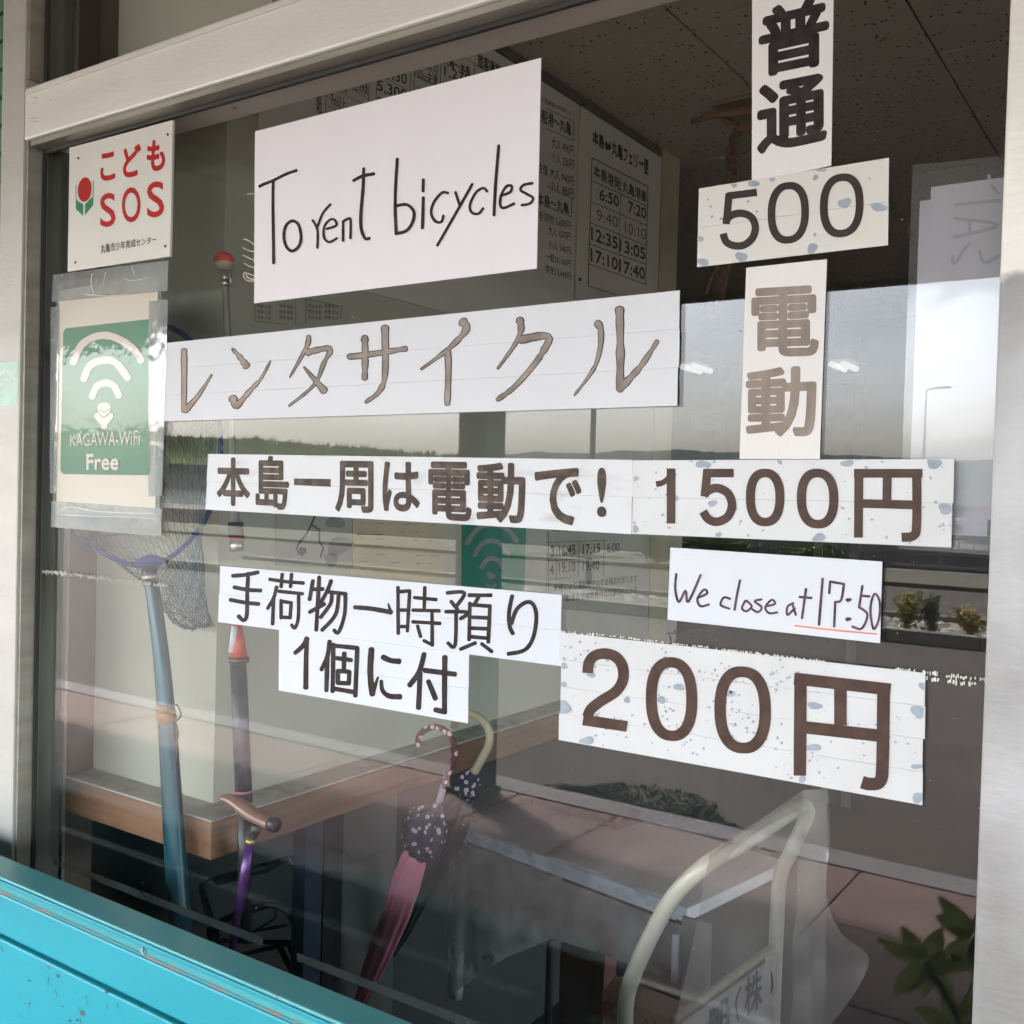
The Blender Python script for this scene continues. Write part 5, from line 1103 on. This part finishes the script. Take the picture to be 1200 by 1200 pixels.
# lamp posts
def lamp(name, label, x, y, h, r, arm, M):
    t = thing(name, label, 'street lamp', (x,y,-.1)); tube('pole', [(x,y,-.1),(x,y,h*.5),(x,y,h)], [r,r*.85,r*.6], M, t, sides=12)
    tube('arm', crom([(x,y,h-.02),(x+arm*.4,y,h+.05),(x+arm,y,h+.06)],4), r*.5, M, t, sides=8); box('lamp_head', x+arm-.12, x+arm+.28, y-.09, y+.09, h+.02, h+.10, M, t, bev=.02)
    tube('base_plate', [(x,y,-.1),(x,y,-.06)], r*2, M, t, sides=12)
LG = mat('galvanised_pole', (.33,.34,.34), .5, .4)
lamp('street_lamp', 'tall thin street lamp mirrored in the sky at the right of the glass', -7.83, -35, 5.15, .075, .5, LG)
lamp('street_lamp', 'pale pole rising between the rental strip and the kanji strip in the mirrored sky', -8.45, -14, 6.0, .055, 1.2, LG)
# weeds growing in the gutter beyond the kerb
vs, fs = [], []
for _ in range(3000):
    a_ = random.random()*6.28; q = math.sqrt(random.random())*(1+.25*math.sin(a_*3)); p = Vector((-2.4+.62*q*math.cos(a_), -3.98+.33*q*math.sin(a_), -.14)); d_ = Vector((random.gauss(0,1),random.gauss(0,1),.7)).normalized(); s_ = d_.orthogonal().normalized()*.006; b = len(vs); L_ = random.uniform(.015,.045); vs += [p,p+d_*L_*.5+s_,p+d_*L_,p+d_*L_*.5-s_]; fs.append((b,b+1,b+2,b+3))
mesh('weeds', vs, fs, mat('dark_weed', (.03,.055,.022), .9), None, kind='stuff', label='low dark weeds growing in the gutter beyond the kerb', cat='weeds')
# canopy and pillars
CAN = mat('canopy_underside', (.10,.095,.085), .8, 0, (.085,.08,.07), 1.5)
cn2 = thing('entrance_canopy', 'flat dark canopy roof over the pavement in front of the window', 'canopy', (-3,-1.8,2.42))
box('canopy_slab', -12, 8, -3.56, -.001, 2.402, 2.54, CAN, cn2); box('fascia', -12, 8, -3.60, -3.561, 2.38, 2.60, mat('fascia_dark', (.09,.085,.08), .6), cn2)
for j in range(9): box('beam', -12+2.4*j, -11.9+2.4*j, -3.55, -.01, 2.33, 2.401, CAN, cn2)
PIL = mat('dark_blue_grey_pillar', (.05,.07,.09), .5, 0, (.04,.055,.075), 3)
for x, lab in ((-2.95,'dark blue grey canopy pillar mirrored in the middle of the glass'), (-8.8,'dark blue grey canopy pillar far to the left'), (3.0,'dark blue grey canopy pillar right of the window')):
    t = thing('canopy_pillar', lab, 'pillar', (x,-3.28,0)); box('shaft', x-.085, x+.085, -3.36, -3.20, 0.02, 2.40, PIL, t, bev=.006); box('base', x-.10, x+.10, -3.375, -3.185, 0, .03, KC, t, bev=.004)
bs = thing('building_shell', 'upper wall and roof of the waiting room above the canopy', 'building', (0,2,2.4))
box('upper_wall', -6.5, 5.5, .0, .12, 2.401, 3.4, mat('upper_render', (.5,.5,.45), .8), bs); box('roof', -6.6, 5.6, -.1, 4.6, 3.41, 3.5, mat('roof_grey', (.2,.2,.2), .7), bs)
box('side_wall', -6.5, -6.38, .121, 4.5, 0, 3.4, MATS['upper_render'], bs); box('back_wall', -6.379, 5.5, 4.38, 4.5, 0, 3.4, MATS['upper_render'], bs)
# harbour, breakwater, boats, hills
struct(box('quay_wall', -400, 300, -44.6, -44.01, -3, -.05, MATS['pale_concrete']))
SEA = mat('grey_sea', (.05,.09,.12), .12, 0, (.06,.10,.13), .05, bump=.5, bscale=1.5)
struct(mesh('sea', [(-3000,-44.6,-1.2),(3000,-44.6,-1.2),(3000,-3500,-1.2),(-3000,-3500,-1.2)], [(0,1,2,3)], SEA))
struct(box('breakwater', -90, 40, -122, -118, -1.3, 1.1, MATS['pale_concrete']))
def boat(x, y, L_, lab, hc):
    t = thing('moored_boat', lab, 'boat', (x,y,-1.2), 'boats moored in the harbour'); vs, fs = [], []; K = 9
    for i in range(K):
        u = i/(K-1); w = L_*.16*math.sin(math.pi*min(1,.25+u*.75))**.6*(1 if u < .5 else 1-((u-.5)/.5)**2*.95); sheer = .9+.5*u*u
        vs += [Vector((x-L_/2+L_*u, y-w, -1.2+sheer)), Vector((x-L_/2+L_*u, y-w*.6, -1.3)), Vector((x-L_/2+L_*u, y+w*.6, -1.3)), Vector((x-L_/2+L_*u, y+w, -1.2+sheer))]
    for i in range(K-1):
        for q in range(3): a = i*4+q; fs.append((a,a+1,a+5,a+4))
        fs.append((i*4, i*4+4, i*4+7, i*4+3))
    fs += [(0,3,2,1), ((K-1)*4,(K-1)*4+1,(K-1)*4+2,(K-1)*4+3)]
    mesh('hull', vs, fs, mat('hull_'+hc, {'white':(.65,.65,.62),'blue':(.1,.2,.3),'red':(.4,.2,.18)}[hc], .4), t)
    box('cabin', x-L_*.12, x+L_*.16, y-L_*.08, y+L_*.08, -.4, .7, mat('cabin_white', (.6,.6,.58), .5), t, bev=.06); box('cabin_window', x-L_*.10, x+L_*.165, y-L_*.081, y+L_*.081, .1, .45, BLK, t)
    tube('mast', [(x,y,.7),(x,y,2.2)], .035, FW, t, sides=6); tube('rigging', [(x,y,2.2),(x-L_*.45,y,.3)], .012, FW, t, sides=5)
boat(-9.6,-49,6,'white moored boat with cabin nearest the grey post in the mirror image','white'); boat(-6.0,-50.5,5,'small blue hulled boat right of the white one','blue'); boat(-14.0,-52,7,'white boat partly behind the 1500 yen strip','white'); boat(-7.6,-58,6,'reddish hulled boat in the second row','red')
kd = thing('harbour_shed', 'small pale shed with pinkish wall on the quay', 'building', (-6.9,-41,-.1))
box('wall', -7.6, -6.2, -42.6, -40.9, -.1, 1.25, mat('shed_pink', (.5,.42,.4), .8), kd); box('roof', -7.7, -6.1, -42.7, -40.8, 1.251, 1.33, mat('shed_roof', (.35,.35,.35), .7), kd); box('door', -7.1, -6.75, -40.9, -40.87, -.1, 1.0, mat('shed_door', (.3,.33,.38), .6), kd)
def ridge(name, y, x0, x1, hf, M, n=240, depth=60, zb=-1.3):
    vs, fs = [], []
    for i in range(n+1):
        x = x0+(x1-x0)*i/n; h = hf(x); vs += [(x,y+depth*.5,zb), (x,y+depth*.15,zb+h*.6), (x,y,zb+h), (x,y-depth,zb)]
    for i in range(n):
        for q in range(3): a = i*4+q; fs.append((a,a+4,a+5,a+1))
    return struct(mesh(name, vs, fs, M))
HILL = mat('far_wooded_hill', (.05,.07,.06), .9, 0, (.035,.055,.05), .03)
ridge('hills', -900, -2600, 1800, lambda x: 41+8*noise.noise(Vector((x*.0035,0,0)))+5*noise.noise(Vector((x*.02,1,0)))+1.6*noise.noise(Vector((x*.12,5,0))), HILL, 900, 200)
BANK = mat('green_bank', (.10,.13,.035), .9, 0, (.07,.10,.03), .12)
def bank_h(x):
    pts_ = [(-760,17),(-262,16.1),(-225,15.0),(-191,12.5),(-151,10.4),(-132,6),(-118,0)]
    for (a, ha), (b, hb) in zip(pts_, pts_[1:]):
        if a <= x <= b: h = ha+(hb-ha)*(x-a)/(b-a); break
    else: h = 17 if x < -760 else 0
    return h + min(1, h/6)*(.8*noise.noise(Vector((x*.03,0,3)))+.45*noise.noise(Vector((x*.3,0,3))))
ridge('grass_bank', -200, -760, -112, bank_h, BANK, 900, 30)
ridge('seawall', -188, -760, -112, lambda x: .46*bank_h(x*1.06), mat('dark_seawall', (.05,.058,.055), .9, 0, (.04,.047,.045), .3), 500, 8)
vs, fs = [], []; random.seed(5)
for _ in range(6000):
    x = random.uniform(-600,-130); h = bank_h(x)-1.3; y = -200+random.uniform(-.3,6); zz = h-(y+200)*.8
    a_ = random.uniform(.4,1.3); b = len(vs); vs += [(x,y,zz-.3),(x+a_*.8,y+.1,zz-.3),(x+a_*.4+random.uniform(-.2,.2),y,zz+a_)]; fs.append((b,b+1,b+2))
mesh('bank_scrub', vs, fs, mat('bank_scrub_green', (.13,.15,.04), .9, 0, (.07,.09,.03), .2), None, kind='stuff', label='scrubby green growth on the grass bank across the harbour', cat='scrub')
